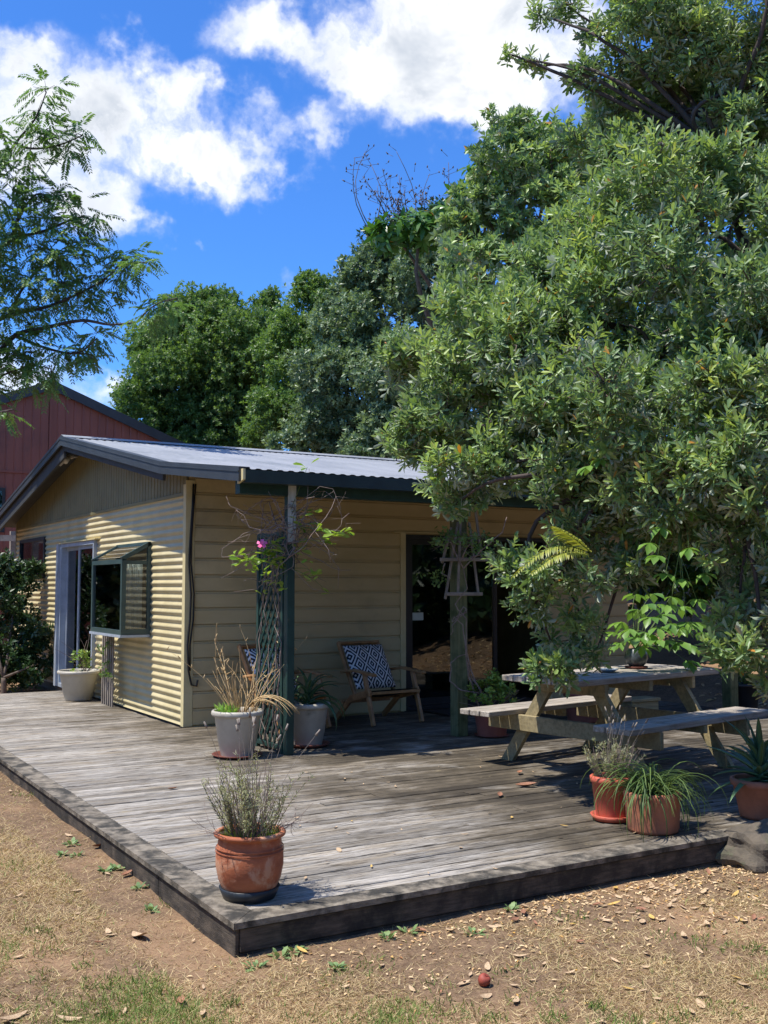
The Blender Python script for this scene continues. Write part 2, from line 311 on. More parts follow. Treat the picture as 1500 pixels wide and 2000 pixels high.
# ------------------------------------------------------------------ mesh helpers
class MB:
    """collects shapes for ONE mesh object"""
    def __init__(s): s.v = []; s.f = []; s.sm = []
    def add(s, vs, fs, smooth=False):
        o = len(s.v); s.v += [tuple(p) for p in vs]; s.f += [tuple(i + o for i in f) for f in fs]; s.sm += [smooth] * len(fs)
    def box(s, a, b, bev=0.0):
        x0, y0, z0 = a; x1, y1, z1 = b
        if not bev:
            s.add([(x0, y0, z0), (x1, y0, z0), (x1, y1, z0), (x0, y1, z0), (x0, y0, z1), (x1, y0, z1), (x1, y1, z1), (x0, y1, z1)],
                  [(0, 3, 2, 1), (4, 5, 6, 7), (0, 1, 5, 4), (1, 2, 6, 5), (2, 3, 7, 6), (3, 0, 4, 7)])
        else:
            c = Vector(((x0 + x1) / 2, (y0 + y1) / 2, (z0 + z1) / 2)); h = Vector(((x1 - x0) / 2, (y1 - y0) / 2, (z1 - z0) / 2))
            s.obox(c, (1, 0, 0), (0, 1, 0), (0, 0, 1), h, bev)
    def obox(s, c, ux, uy, uz, h, bev=0.0):
        """oriented box, half sizes h; bev cuts the edges"""
        c = Vector(c); U = [Vector(ux).normalized(), Vector(uy).normalized(), Vector(uz).normalized()]
        if not bev:
            vs = [c + U[0] * h[0] * i + U[1] * h[1] * j + U[2] * h[2] * k for k in (-1, 1) for (i, j) in ((-1, -1), (1, -1), (1, 1), (-1, 1))]
            s.add(vs, [(0, 3, 2, 1), (4, 5, 6, 7), (0, 1, 5, 4), (1, 2, 6, 5), (2, 3, 7, 6), (3, 0, 4, 7)])
            return
        idx = {}; vs = []
        for i in (-1, 1):
            for j in (-1, 1):
                for k in (-1, 1):
                    for ax in range(3):
                        hh = [h[0] - bev, h[1] - bev, h[2] - bev]; hh[ax] = h[ax]
                        idx[(i, j, k, ax)] = len(vs); vs.append(c + U[0] * hh[0] * i + U[1] * hh[1] * j + U[2] * hh[2] * k)
        fs = []
        for ax in range(3):
            for sg in (-1, 1):
                o1, o2 = (ax + 1) % 3, (ax + 2) % 3; q = []
                for (p, r) in ((-1, -1), (1, -1), (1, 1), (-1, 1)):
                    t = [0, 0, 0]; t[ax] = sg; t[o1] = p; t[o2] = r; q.append(idx[(*t, ax)])
                fs.append(tuple(q) if sg > 0 else tuple(q[::-1]))
        for ax in range(3):
            o1, o2 = (ax + 1) % 3, (ax + 2) % 3
            for p in (-1, 1):
                for r in (-1, 1):
                    def gg(e, face):
                        t = [0, 0, 0]; t[ax] = e; t[o1] = p; t[o2] = r; return idx[(*t, face)]
                    q = (gg(-1, o1), gg(1, o1), gg(1, o2), gg(-1, o2))
                    fs.append(q if p * r < 0 else q[::-1])
        for i in (-1, 1):
            for j in (-1, 1):
                for k in (-1, 1):
                    q = (idx[(i, j, k, 0)], idx[(i, j, k, 1)], idx[(i, j, k, 2)])
                    fs.append(q if i * j * k > 0 else q[::-1])
        s.add(vs, fs)
    def bar(s, a, b, w, t, up=(0, 0, 1), bev=0.0):
        """plank from a to b, width w (sideways), thickness t (along up)"""
        a = Vector(a); b = Vector(b); d = (b - a).normalized(); sd = d.cross(Vector(up)).normalized(); u = sd.cross(d)
        s.obox((a + b) / 2, d, sd, u, ((b - a).length / 2, w / 2, t / 2), bev)
    def tube(s, pts, r0, r1=None, n=6, caps=True):
        pts = [Vector(p) for p in pts]; r1 = r0 if r1 is None else r1; m = len(pts); vs = []; fs = []
        prev = None
        for i, p in enumerate(pts):
            t = (pts[min(i + 1, m - 1)] - pts[max(i - 1, 0)])
            t = t.normalized() if t.length > 1e-9 else Vector((0, 0, 1))
            if prev is None: prev = t.orthogonal().normalized()
            prev = (prev - t * prev.dot(t))
            prev = prev.normalized() if prev.length > 1e-6 else t.orthogonal().normalized()
            q = t.cross(prev); r = r0 + (r1 - r0) * i / max(1, m - 1)
            for k in range(n):
                an = 2 * math.pi * k / n; vs.append(p + (prev * math.cos(an) + q * math.sin(an)) * r)
        for i in range(m - 1):
            for k in range(n):
                a = i * n + k; b = i * n + (k + 1) % n; fs.append((a, b, b + n, a + n))
        if caps: fs.append(tuple(range(n - 1, -1, -1))); fs.append(tuple(range((m - 1) * n, m * n)))
        s.add(vs, fs, True)
    def lathe(s, prof, n=40, center=(0, 0, 0)):
        """profile of (r, z) turned about z"""
        vs = []; fs = []; cx, cy, cz = center; m = len(prof)
        for (r, z) in prof:
            for k in range(n):
                an = 2 * math.pi * k / n; vs.append((cx + r * math.cos(an), cy + r * math.sin(an), cz + z))
        for i in range(m - 1):
            for k in range(n):
                a = i * n + k; b = i * n + (k + 1) % n; fs.append((a, b, b + n, a + n))
        s.add(vs, fs, True)
    def prism(s, poly, axis_vec):
        """polygon (list of 3d points) pushed along axis_vec"""
        n = len(poly); a = Vector(axis_vec); vs = [Vector(p) for p in poly] + [Vector(p) + a for p in poly]
        fs = [tuple(range(n - 1, -1, -1)), tuple(range(n, 2 * n))] + [(i, (i + 1) % n, (i + 1) % n + n, i + n) for i in range(n)]
        s.add(vs, fs)
    def build(s, name, m, parent=None, origin=None):
        me = bpy.data.meshes.new(name)
        vs = s.v
        if origin is not None:
            ox, oy, oz = origin; vs = [(x - ox, y - oy, z - oz) for x, y, z in vs]
        me.from_pydata(vs, [], s.f)
        me.polygons.foreach_set('use_smooth', s.sm)
        me.materials.append(M[m] if isinstance(m, str) else m)
        me.validate(); me.update()
        o = bpy.data.objects.new(name, me); COL.objects.link(o)
        if origin is not None: o.location = origin
        if parent is not None: o.parent = parent
        return o
def fixnormals(o):
    import bmesh
    bm = bmesh.new(); bm.from_mesh(o.data); bmesh.ops.recalc_face_normals(bm, faces=bm.faces); bm.to_mesh(o.data); bm.free(); return o

def thing(name, label, cat, loc=(0, 0, 0), rz=0, group=None):
    o = bpy.data.objects.new(name, None); COL.objects.link(o); o.empty_display_size = .1
    o.location = tuple(float(c) for c in loc); o.rotation_euler = (0, 0, rz); o['label'] = label; o['category'] = cat
    if group: o['group'] = group
    return o
def tag(o, label, cat, group=None):
    o['label'] = label; o['category'] = cat
    if group: o['group'] = group
    return o
def kind(o, k): o['kind'] = k; return o
def instance(name, me, parent=None, loc=(0, 0, 0), rot=None, scale=None):
    o = bpy.data.objects.new(name, me); COL.objects.link(o); o.parent = parent; o.location = loc
    if rot is not None:
        if isinstance(rot, Quaternion): o.rotation_mode = 'QUATERNION'; o.rotation_quaternion = rot
        else: o.rotation_euler = rot
    if scale is not None: o.scale = scale
    return o

def npmesh(name, V, T, m, parent=None, tint=None, smooth=False):
    """triangles from numpy arrays, one float 'tint' per face"""
    me = bpy.data.meshes.new(name)
    V = np.ascontiguousarray(V, dtype=np.float32); T = np.ascontiguousarray(T, dtype=np.int32)
    nf, k = T.shape
    me.vertices.add(len(V)); me.vertices.foreach_set('co', V.ravel())
    me.loops.add(nf * k); me.loops.foreach_set('vertex_index', T.ravel())
    me.polygons.add(nf); me.polygons.foreach_set('loop_start', np.arange(0, nf * k, k, dtype=np.int32))
    if smooth: me.polygons.foreach_set('use_smooth', np.ones(nf, dtype=bool))
    if tint is not None:
        at_ = me.attributes.new('tint', 'FLOAT', 'FACE'); at_.data.foreach_set('value', np.ascontiguousarray(tint, dtype=np.float32))
    me.materials.append(M[m]); me.update(calc_edges=True)
    o = bpy.data.objects.new(name, me); COL.objects.link(o)
    if parent is not None: o.parent = parent
    return o

def unit(a): return a / np.maximum(np.linalg.norm(a, axis=-1, keepdims=True), 1e-9)
# leaf outlines: x along, y across, z up (unit length, unit width)
LEAF_OB = (np.array([[0, 0, 0], [.32, .36, .06], [.78, .46, .02], [1, 0, -.06], [.78, -.46, .02], [.32, -.36, .06], [.55, 0, -.03]]),
           np.array([[0, 6, 1], [1, 6, 2], [2, 6, 3], [3, 6, 4], [4, 6, 5], [5, 6, 0]]))
LEAF_RH = (np.array([[0, 0, 0], [.45, .5, .05], [1, 0, -.08], [.45, -.5, .05]]), np.array([[0, 2, 1], [0, 3, 2]]))
LEAF_LONG = (np.array([[0, 0, 0], [.35, .5, .04], [.72, .4, -.08], [1, 0, -.28], [.72, -.4, -.08], [.35, -.5, .04]]),
             np.array([[0, 5, 1], [1, 5, 4], [1, 4, 2], [2, 4, 3]]))
def leaves(P, D, N, Ln, Wd, tpl, cz=1.0):
    D = unit(D); N = N - D * np.sum(N * D, -1, keepdims=True); N = unit(N); Sd = np.cross(N, D)
    tv, tf = tpl; n = len(P); k = len(tv)
    V = P[:, None, :] + D[:, None, :] * (tv[None, :, 0, None] * Ln[:, None, None]) + Sd[:, None, :] * (tv[None, :, 1, None] * Wd[:, None, None]) \
        + N[:, None, :] * (tv[None, :, 2, None] * (Ln[:, None, None] * cz))
    T = tf[None, :, :] + (np.arange(n) * k)[:, None, None]
    return V.reshape(-1, 3), T.reshape(-1, 3), len(tf)
def rand_unit(n, r=rng): return unit(r.normal(size=(n, 3)))
class Fol:
    """gathers leaf batches for one crown"""
    def __init__(s): s.V = []; s.T = []; s.t = []; s.o = 0
    def add(s, V, T, per, tint):
        s.V.append(V); s.T.append(T + s.o); s.o += len(V); s.t.append(np.repeat(tint, per))
    def ntri(s): return sum(len(t) for t in s.T)
    def build(s, name, m, parent):
        o = npmesh(name, np.concatenate(s.V), np.concatenate(s.T), m, parent, np.concatenate(s.t)); o['kind'] = 'stuff'; return o

def shoots(P, A, K, Ln, Wd, stem, tpl, tint0, tvar, spread=(35, 85), r=rng, shootvar=.12):
    """whorls of K leaves at every shoot (position P, axis A)"""
    n = len(P); A = unit(A)
    ref = rand_unit(n, r); U = unit(np.cross(A, ref)); Vv = np.cross(A, U)
    k = np.arange(K)[None, :]
    ph = k * 2.39996 + r.uniform(0, 6.28, (n, 1)) + r.normal(0, .25, (n, K))
    th = np.radians(spread[0] + (spread[1] - spread[0]) * (k / max(1, K - 1)) + r.normal(0, 9, (n, K)))
    rad = U[:, None, :] * np.cos(ph)[..., None] + Vv[:, None, :] * np.sin(ph)[..., None]
    D = A[:, None, :] * np.cos(th)[..., None] + rad * np.sin(th)[..., None]
    Nn = A[:, None, :] * np.sin(th)[..., None] - rad * np.cos(th)[..., None]
    Nn = Nn + r.normal(0, .25, Nn.shape)
    pos = P[:, None, :] - A[:, None, :] * (stem * k / K)[..., None]
    ln = Ln * r.uniform(.7, 1.15, (n, K)) * (.75 + .25 * (k / K)); wd = Wd * r.uniform(.8, 1.15, (n, K))
    tn = np.clip(tint0[:, None] + r.normal(0, tvar, (n, K)) + r.normal(0, shootvar, (n, 1)) - .12 * k / K, 0, .95)
    old = r.random((n, K)) < .009; tn = np.where(old, .99, tn)
    return pos.reshape(-1, 3), D.reshape(-1, 3), Nn.reshape(-1, 3), ln.ravel(), wd.ravel(), tn.ravel()

def curved(a, b, up=.25, n=9, jit=.03, rr=random):
    a = Vector(a); b = Vector(b); d = b - a; pts = []
    sag = Vector((rr.gauss(0, 1), rr.gauss(0, 1), 0)) * jit * d.length * 2
    for i in range(n + 1):
        u = i / n; k = math.sin(math.pi * u)
        pts.append(a + d * u + Vector((0, 0, up * d.length * k * .5)) + sag * k + Vector((rr.gauss(0, 1), rr.gauss(0, 1), rr.gauss(0, 1))) * jit * .35 * d.length / n * (0 < i < n))
    return pts
# ------------------------------------------------------------------ ground
def gh(x, y):
    x = np.asarray(x, float); y = np.asarray(y, float)
    z = .012 + .0165 * np.clip(y - 4.3, -2.0, 7.5)
    bank = np.clip((x - 10.4) * .34, 0, 2.4) * np.clip((y - .5) / 2.5, 0, 1)
    far = np.clip((np.hypot(x, y) - 60) * .01, 0, 3)
    z = z + bank + 0 * far
    inside = (x > 1.75) & (x < 10.1) & (y > 4.25) & (y < 19)
    z = np.where(inside, np.minimum(z, .05), z)
    return z
def bumpy(x, y):
    return .010 * np.sin(x * 3.1 + 1.3 * np.sin(y * 2.3)) * np.sin(y * 2.7 + .7) + .005 * np.sin(x * 9.1 + y * 4) * np.sin(y * 8.3 - x * 3)
def gheight(x, y):
    x = np.asarray(x, float); y = np.asarray(y, float)
    near = (np.abs(x - 4) < 14) & (np.abs(y - 6) < 14)
    return gh(x, y) + np.where(near, bumpy(x, y), 0)
xs = np.unique(np.concatenate([np.linspace(-600, -12, 14), np.linspace(-12, -1, 20), np.linspace(-1, 7, 130), np.linspace(7, 20, 60), np.linspace(20, 600, 16)]))
ys = np.unique(np.concatenate([np.linspace(-600, -4, 14), np.linspace(-4, 1.5, 12), np.linspace(1.5, 9, 120), np.linspace(9, 24, 50), np.linspace(24, 600, 18)]))
GX, GY = np.meshgrid(xs, ys)
GV = np.stack([GX, GY, gheight(GX, GY)], -1).reshape(-1, 3)
nx, ny = len(xs), len(ys)
ii = (np.arange(ny - 1)[:, None] * nx + np.arange(nx - 1)[None, :]).ravel()
kind(npmesh('ground', GV, np.stack([ii, ii + 1, ii + 1 + nx, ii + nx], -1), 'ground', smooth=True), 'structure')

# ------------------------------------------------------------------ deck
HX, HY = 3.834, 10.39
DX0, DX1, DY0, DY1 = 1.815, 9.85, 4.285, 14.9
deck = thing('deck', 'low weathered grey timber deck wrapping round the front and side of the cottage', 'deck', (DX0, DY0, 0))
PW, PITCHB, TH = .087, .0955, .024
plank_me = MB(); plank_me.obox((0, 0, 0), (1, 0, 0), (0, 1, 0), (0, 0, 1), (.5, .5, .5), 0)
def make_plank_mesh():
    mb = MB(); c = .035
    # slightly crowned board with eased top edges, unit size
    prof = [(-.5, -.5), (.5, -.5), (.5, .30), (.44, .5), (0, .44), (-.44, .5), (-.5, .30)]
    vs = [(-.5, y, z) for y, z in prof] + [(.5, y, z) for y, z in prof]; n = len(prof)
    mb.add(vs, [tuple(range(n - 1, -1, -1)), tuple(range(n, 2 * n))] + [(i, (i + 1) % n, (i + 1) % n + n, i + n) for i in range(n)])
    o = mb.build('plank', 'deck'); fixnormals(o); me = o.data; bpy.data.objects.remove(o); return me
plank_mesh = make_plank_mesh()
def plank(x0, x1, y, z=None):
    dz = random.uniform(-.0025, .0025)
    o = instance('plank', plank_mesh, deck, ((x0 + x1) / 2 - DX0, y - DY0, DZ - TH / 2 + dz), (random.gauss(0, .010), random.gauss(0, .0006), random.gauss(0, .0006)),
                 (x1 - x0 - .004, PW + random.uniform(-.004, .001), TH))
EDGE = .14
y = DY0 + EDGE + .008 + PW / 2; row = 0
while y < DY1 - .06:
    xa = DX0 + EDGE + .006; xb = DX1 if y < HY - .03 else HX - .05
    L0 = xb - xa
    cuts = [xa]
    x = xa + random.choice([1.35, 1.8, 2.4, 2.9, 3.6]) + random.uniform(-.05, .05)
    while x < xb - .7:
        cuts.append(x); x += random.choice([2.4, 3.0, 3.6, 4.2])
    cuts.append(xb)
    for a, b in zip(cuts[:-1], cuts[1:]): plank(a, b, y)
    y += PITCHB; row += 1
def edge_board(poly, name='border_board'):
    mb = MB(); mb.prism([(px_, py_, DZ - TH) for px_, py_ in poly], (0, 0, TH + .003)); o = mb.build(name, 'deck_edge', deck, (DX0, DY0, 0)); o.location = (0, 0, 0); fixnormals(o); return o
ys_cut = [DY0, 5.35, 9.4, 12.2, DY1]
for i in range(4):
    a, b = ys_cut[i], ys_cut[i + 1]
    p = [(DX0, a + (.0 if i == 0 else .003)), (DX0 + EDGE, a + (EDGE if i == 0 else .003)), (DX0 + EDGE, b - .002), (DX0, b - .002)]
    edge_board(p)
xs_cut = [DX0, 5.2, DX1]
for i in range(2):
    a, b = xs_cut[i], xs_cut[i + 1]
    edge_board([(a + (.003 if i == 0 else .003), DY0), (b, DY0), (b, DY0 + EDGE), (a + (EDGE + .003 if i == 0 else .003), DY0 + EDGE)])
for i, (a, b) in enumerate(((DY0 + .02, 5.3), (5.306, 9.2), (9.206, DY1))):
    mb = MB(); mb.box((DX0 + .014, a, -.05), (DX0 + .034, b, DZ - TH - .004), .003); o = mb.build('fascia_board', 'fascia', deck, (DX0, DY0, 0)); o.location = (0, 0, 0)
for i, (a, b) in enumerate(((DX0 + .036, 5.1), (5.106, DX1))):
    mb = MB(); mb.box((a, DY0 + .012, .03), (b, DY0 + .032, DZ - TH - .004), .003); o = mb.build('fascia_board', 'fascia', deck, (DX0, DY0, 0)); o.location = (0, 0, 0)
    mb = MB(); mb.box((a, DY0 + .020, -.06), (b, DY0 + .040, .026), .003); o = mb.build('fascia_board', 'fascia', deck, (DX0, DY0, 0)); o.location = (0, 0, 0)
mb = MB()
for k in range(14): mb.box((DX0 + .1, DY0 + .3 + .6 * k, -.04), (DX1 if DY0 + .3 + .6 * k < HY - .2 else HX - .1, DY0 + .34 + .6 * k, DZ - TH - .004))
o = mb.build('joists', 'fascia', deck, (DX0, DY0, 0)); o.location = (0, 0, 0)
mb = MB(); mb.box((DX0 + .05, DY0 + .06, -.2), (DX1, HY, .055)); mb.box((DX0 + .05, HY + .001, -.2), (HX, DY1, .055))
o = mb.build('underdeck_dark_fill', 'rubber', deck, (DX0, DY0, 0)); o.location = (0, 0, 0)  # added black fill standing in for the shade seen through the plank gaps

# ------------------------------------------------------------------ cottage
house = thing('cottage', 'single storey cream metal-clad cottage with low pitched corrugated roof and veranda', 'cottage', (HX, HY, DZ))
HL = (HX, HY, DZ)
def hpart(mb, name, m, parent=None, fix=True):
    """world-space shapes as a part of the cottage (or of one of its parts)"""
    par = parent if parent is not None else house
    o = mb.build(name, m, par, HL); o.location = (0, 0, 0)
    if fix: fixnormals(o)
    return o
YB, XR = 18.65, 10.0                         # back and right walls
APY, APZ = 14.1, 3.56                        # ridge
KY, KZ = 10.05, 2.81                         # where the veranda pitch starts
VY, VZ = 8.13, 2.575                         # veranda edge
GL = 2.555                                   # top of the corrugated wall
XO = HX - .40                                # left roof overhang
sl_f = (APZ - KZ) / (APY - KY)
def roofz(y):
    if y < KY: return VZ + (KZ - VZ) * (y - VY) / (KY - VY)
    if y < APY: return KZ + sl_f * (y - KY)
    return APZ - sl_f * (y - APY)
# corrugated gable wall, sheets around the openings
def corr(y0, y1, z0, z1, nm='corrugated_sheet'):
    pitch, amp, per = .0775, .0095, 10
    n = max(2, int(round((z1 - z0) / pitch * per)))
    zs = np.linspace(z0, z1, n + 1)
    xo = HX - amp * (np.cos(2 * math.pi * (zs - DZ) / pitch)) - .002
    yy = np.array([y0, y1])
    V = np.array([[x, yv, z] for x, z in zip(xo, zs) for yv in yy])
    V = V - np.array(HL)
    i = np.arange(n) * 2
    o = npmesh(nm, V, np.stack([i, i + 2, i + 3, i + 1], -1), 'cream', house, smooth=True)
    return o
BAY = (11.50, 12.72, 1.06, 2.10); DOOR = (13.70, 15.44, .20, 2.20); HIW = (16.55, 18.30, 1.72, 2.36)
z0 = DZ + .01
corr(HY + .05, BAY[0], z0, GL); corr(BAY[0], BAY[1], z0, BAY[2]); corr(BAY[0], BAY[1], BAY[3], GL)
corr(BAY[1], DOOR[0], z0, GL); corr(DOOR[0], DOOR[1], DOOR[3], GL); corr(DOOR[1], HIW[0], z0, GL)
corr(HIW[0], HIW[1], z0, HIW[2]); corr(HIW[0], HIW[1], HIW[3], GL); corr(HIW[1], YB, z0, GL)
# lining behind it so the rooms stay dark
mb = MB()
def wallrects(y0, y1, z0, z1, holes):
    out = [(y0, y1, z0, z1)]
    for h in holes:
        nw = []
        for (a, b, c, d) in out:
            if h[0] >= b or h[1] <= a or h[2] >= d or h[3] <= c: nw.append((a, b, c, d)); continue
            if h[0] > a: nw.append((a, h[0], c, d))
            if h[1] < b: nw.append((h[1], b, c, d))
            if h[2] > c: nw.append((max(a, h[0]), min(b, h[1]), c, h[2]))
            if h[3] < d: nw.append((max(a, h[0]), min(b, h[1]), h[3], d))
        out = nw
    return out
for (a, b, c, d) in wallrects(HY + .14, YB, 0, 2.62, [BAY, DOOR, HIW]): mb.box((HX + .03, a, c), (HX + .12, b, d))
hpart(mb, 'side_wall_lining', 'room', fix=False)
# gable cladding: vertical ribs above the corrugated wall
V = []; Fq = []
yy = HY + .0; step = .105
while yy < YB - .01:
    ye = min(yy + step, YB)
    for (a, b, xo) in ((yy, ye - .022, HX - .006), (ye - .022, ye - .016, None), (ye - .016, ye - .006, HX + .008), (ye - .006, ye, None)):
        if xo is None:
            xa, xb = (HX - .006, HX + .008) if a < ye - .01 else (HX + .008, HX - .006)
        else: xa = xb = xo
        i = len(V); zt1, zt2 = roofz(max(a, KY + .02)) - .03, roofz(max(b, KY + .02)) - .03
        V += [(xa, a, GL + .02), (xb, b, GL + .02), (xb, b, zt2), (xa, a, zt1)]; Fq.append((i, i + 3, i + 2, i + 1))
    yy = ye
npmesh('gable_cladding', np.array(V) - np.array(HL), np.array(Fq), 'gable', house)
mb = MB(); mb.box((HX - .018, HY + .02, GL - .012), (HX + .01, YB, GL + .022)); hpart(mb, 'gable_flashing', 'gable')
mb = MB(); mb.prism([(HX + .02, HY + .1, 2.60), (HX + .02, YB, 2.60), (HX + .02, YB, roofz(YB) - .04), (HX + .02, APY, APZ - .05), (HX + .02, HY + .1, roofz(HY + .1) - .05)], (.05, 0, 0)); hpart(mb, 'gable_lining', 'room')
# corner trims
mb = MB(); mb.box((HX - .022, HY - .022, DZ + .004), (HX + .075, HY - .012, 2.70)); mb.box((HX - .022, HY - .0119, DZ + .004), (HX - .012, HY + .06, 2.66)); hpart(mb, 'corner_trim', 'trim')
# front wall boards
SL = (6.50, 8.60, DZ + .02, 2.20)
mb = MB()
for (a, b, c, d) in wallrects(HX + .02, XR, 0, 2.78, [(SL[0], SL[1], 0, SL[3])]): mb.box((a, HY + .012, c), (b, HY + .12, d))
hpart(mb, 'front_wall_backing', 'board', fix=False)
bp = .172
def weatherboard(x0, x1, z0, z1):
    t = .016
    prof = [(HY + .008, z0 + .004), (HY - t, z0 + .004), (HY - t, z1 - .030), (HY - t + .012, z1 - .022), (HY - t + .014, z1 - .006), (HY + .008, z1 - .006)]
    mb = MB(); mb.prism([(x0, yv, zv) for yv, zv in prof], (x1 - x0, 0, 0)); hpart(mb, 'weatherboard', 'board')
k = 0; zb = DZ + .012
while zb < 2.72:
    zt = min(zb + bp, 2.78)
    if zb >= SL[3] + .02:
        cx_ = 6.9 if k % 2 else 5.4
        weatherboard(HX + .08, cx_, zb, zt); weatherboard(cx_ + .003, XR, zb, zt)
    else:
        weatherboard(HX + .08, SL[0] - .075, zb, zt)
        weatherboard(SL[1] + .075, XR, zb, zt)
    zb += bp; k += 1
mb = MB(); mb.box((SL[0] - .072, HY - .028, DZ + .004), (SL[0] - .002, HY + .01, SL[3] + .02)); hpart(mb, 'door_trim', 'trim')
mb = MB(); mb.box((SL[1] + .002, HY - .028, DZ + .004), (SL[1] + .072, HY + .01, SL[3] + .02)); hpart(mb, 'door_trim', 'trim')
mb = MB(); mb.box((SL[0] - .15, HY - .04, SL[3] + .021), (SL[1] + .12, HY + .01, SL[3] + .034)); hpart(mb, 'door_flashing', 'trim')
# rooms behind the glass
mb = MB(); mb.box((HX + .13, HY + .13, .10), (XR - .13, YB - .13, DZ + .01)); hpart(mb, 'room_floor', 'room')
mb = MB(); mb.box((XR - .12, HY + .121, 0), (XR, YB, 2.78)); hpart(mb, 'right_wall', 'board')
mb = MB(); mb.box((HX, YB, 0), (XR, YB + .12, 2.70)); hpart(mb, 'back_wall', 'gable')
mb = MB(); mb.box((HX + .125, HY + .125, 2.50), (XR - .125, YB - .01, 2.54)); hpart(mb, 'ceiling', 'room')
mb = MB(); mb.box((HX + .125, 13.2, DZ + .012), (XR - .125, 13.28, 2.495)); hpart(mb, 'inner_wall', 'room')
# sliding door at the front: black frames, left leaf closed, right leaf open
dr = MB(); dr.box((SL[0], HY - .022, SL[2] - .016), (SL[0] + .05, HY + .10, SL[3])); dr.box((SL[1] - .05, HY - .022, SL[2] - .016), (SL[1], HY + .10, SL[3]))
dr.box((SL[0] + .05, HY - .022, SL[3] - .05), (SL[1] - .05, HY + .10, SL[3])); dr.box((SL[0] + .05, HY - .022, SL[2] - .016), (SL[1] - .05, HY + .10, SL[2] + .03))
dobj = hpart(dr, 'sliding_door', 'black_frame', fix=False)
def leafpane(x0, x1, y, nm):
    f = MB(); z0, z1 = SL[2] + .032, SL[3] - .052
    f.box((x0, y, z0), (x0 + .06, y + .035, z1)); f.box((x1 - .06, y, z0), (x1, y + .035, z1)); f.box((x0 + .06, y, z1 - .06), (x1 - .06, y + .035, z1)); f.box((x0 + .06, y, z0), (x1 - .06, y + .035, z0 + .08))
    hpart(f, 'door_sash', 'black_frame', dobj, False)
    p = MB(); p.box((x0 + .061, y + .014, z0 + .081), (x1 - .061, y + .02, z1 - .061)); hpart(p, 'pane', 'glass', dobj, False)
leafpane(SL[0] + .052, SL[0] + .75, HY + .01, 'a'); leafpane(SL[0] + .70, SL[0] + 1.38, HY + .055, 'b')
p = MB(); p.box((SL[0] + .12, HY + .020, 1.20), (SL[0] + .27, HY + .0235, 1.29)); hpart(p, 'sticker', 'paper', dobj, False)
# door in the side wall: aluminium ranch slider
dm = MB(); y0, y1, z0, z1 = DOOR
for b in (((HX - .05, y0, z0 - .03), (HX + .08, y0 + .05, z1)), ((HX - .05, y1 - .05, z0 - .03), (HX + .08, y1, z1)), ((HX - .05, y0 + .05, z1 - .05), (HX + .08, y1 - .05, z1)), ((HX - .06, y0 + .05, z0 - .03), (HX + .08, y1 - .05, z0 + .02))): dm.box(*b)
d2 = hpart(dm, 'side_door', 'alu', fix=False)
for (a, b, xx) in ((y0 + .052, (y0 + y1) / 2 + .03, HX - .012), ((y0 + y1) / 2 - .03, y1 - .052, HX + .03)):
    f = MB(); f.box((xx, a, z0 + .022), (xx + .035, a + .05, z1 - .052)); f.box((xx, b - .05, z0 + .022), (xx + .035, b, z1 - .052)); f.box((xx, a + .05, z1 - .10), (xx + .035, b - .05, z1 - .052)); f.box((xx, a + .05, z0 + .022), (xx + .035, b - .05, z0 + .09))
    hpart(f, 'door_sash', 'alu', d2, False)
    p = MB(); p.box((xx + .014, a + .051, z0 + .091), (xx + .02, b - .051, z1 - .101)); hpart(p, 'pane', 'glass', d2, False)
mb = MB(); mb.box((HX - .07, y0 - .12, z1 + .004), (HX + .02, y1 + .02, z1 + .018)); hpart(mb, 'door_flashing', 'trim', d2)
mb = MB(); mb.box((HX - .085, y1 + .002, z0 - .03), (HX - .005, y1 + .11, z1 + .0)); hpart(mb, 'door_jamb', 'alu', d2)
# box window
bw = MB(); y0, y1, z0, z1 = BAY; xo = HX - .34; zo = z1 - .20; t = .05
for yy in (y0, y1 - t):
    bw.box((xo, yy, z0), (xo + t, yy + t, zo)); bw.box((HX - .045, yy, z0), (HX + .01, yy + t, z1))
    bw.bar((xo + .0, yy + t / 2, zo + .0), (HX - .02, yy + t / 2, z1 - .02), t, .045); bw.box((xo + t, yy, z0), (HX - .045, yy + t, z0 + .06))
    bw.box((xo + t, yy + .008, zo - .055), (HX - .045, yy + t - .008, zo - .015))
bw.box((xo, y0 + t, z0), (xo + t, y1 - t, z0 + .05)); bw.box((xo, y0 + t, zo - .05), (xo + t, y1 - t, zo)); bw.box((HX - .045, y0 + t, z1 - .04), (HX + .01, y1 - t, z1))
bo = hpart(bw, 'box_window', 'frame_green', fix=False)
mb = MB(); mb.box((xo - .012, y0 - .012, z0 - .03), (HX - .015, y1 + .012, z0 - .002)); hpart(mb, 'sill', 'alu', bo)
p = MB(); p.box((xo + .02, y0 + t + .001, z0 + .051), (xo + .026, y1 - t - .001, zo - .051)); hpart(p, 'pane', 'glass_clear', bo, False)
for yy in (y0 + .02, y1 - .026):
    p = MB(); p.box((xo + t + .001, yy, z0 + .061), (HX - .046, yy + .006, zo - .056)); hpart(p, 'pane', 'glass_clear', bo, False)
    p = MB(); p.prism([(xo + t + .001, yy, zo - .014), (HX - .046, yy, zo - .014), (HX - .046, yy, z1 - .075), (xo + t + .001, yy, zo + .002)], (0, .006, 0)); hpart(p, 'pane', 'glass_clear', bo)
p = MB(); p.prism([(xo + .01, y0 + t + .001, zo + .012), (HX - .046, y0 + t + .001, z1 - .03), (HX - .046, y1 - t - .001, z1 - .03), (xo + .01, y1 - t - .001, zo + .012)], (0, 0, .006)); hpart(p, 'pane', 'glass_clear', bo)
p = MB(); p.box((xo + .13, y0 + t + .02, z0 + .02), (xo + .136, y0 + t + .026, zo - .04))
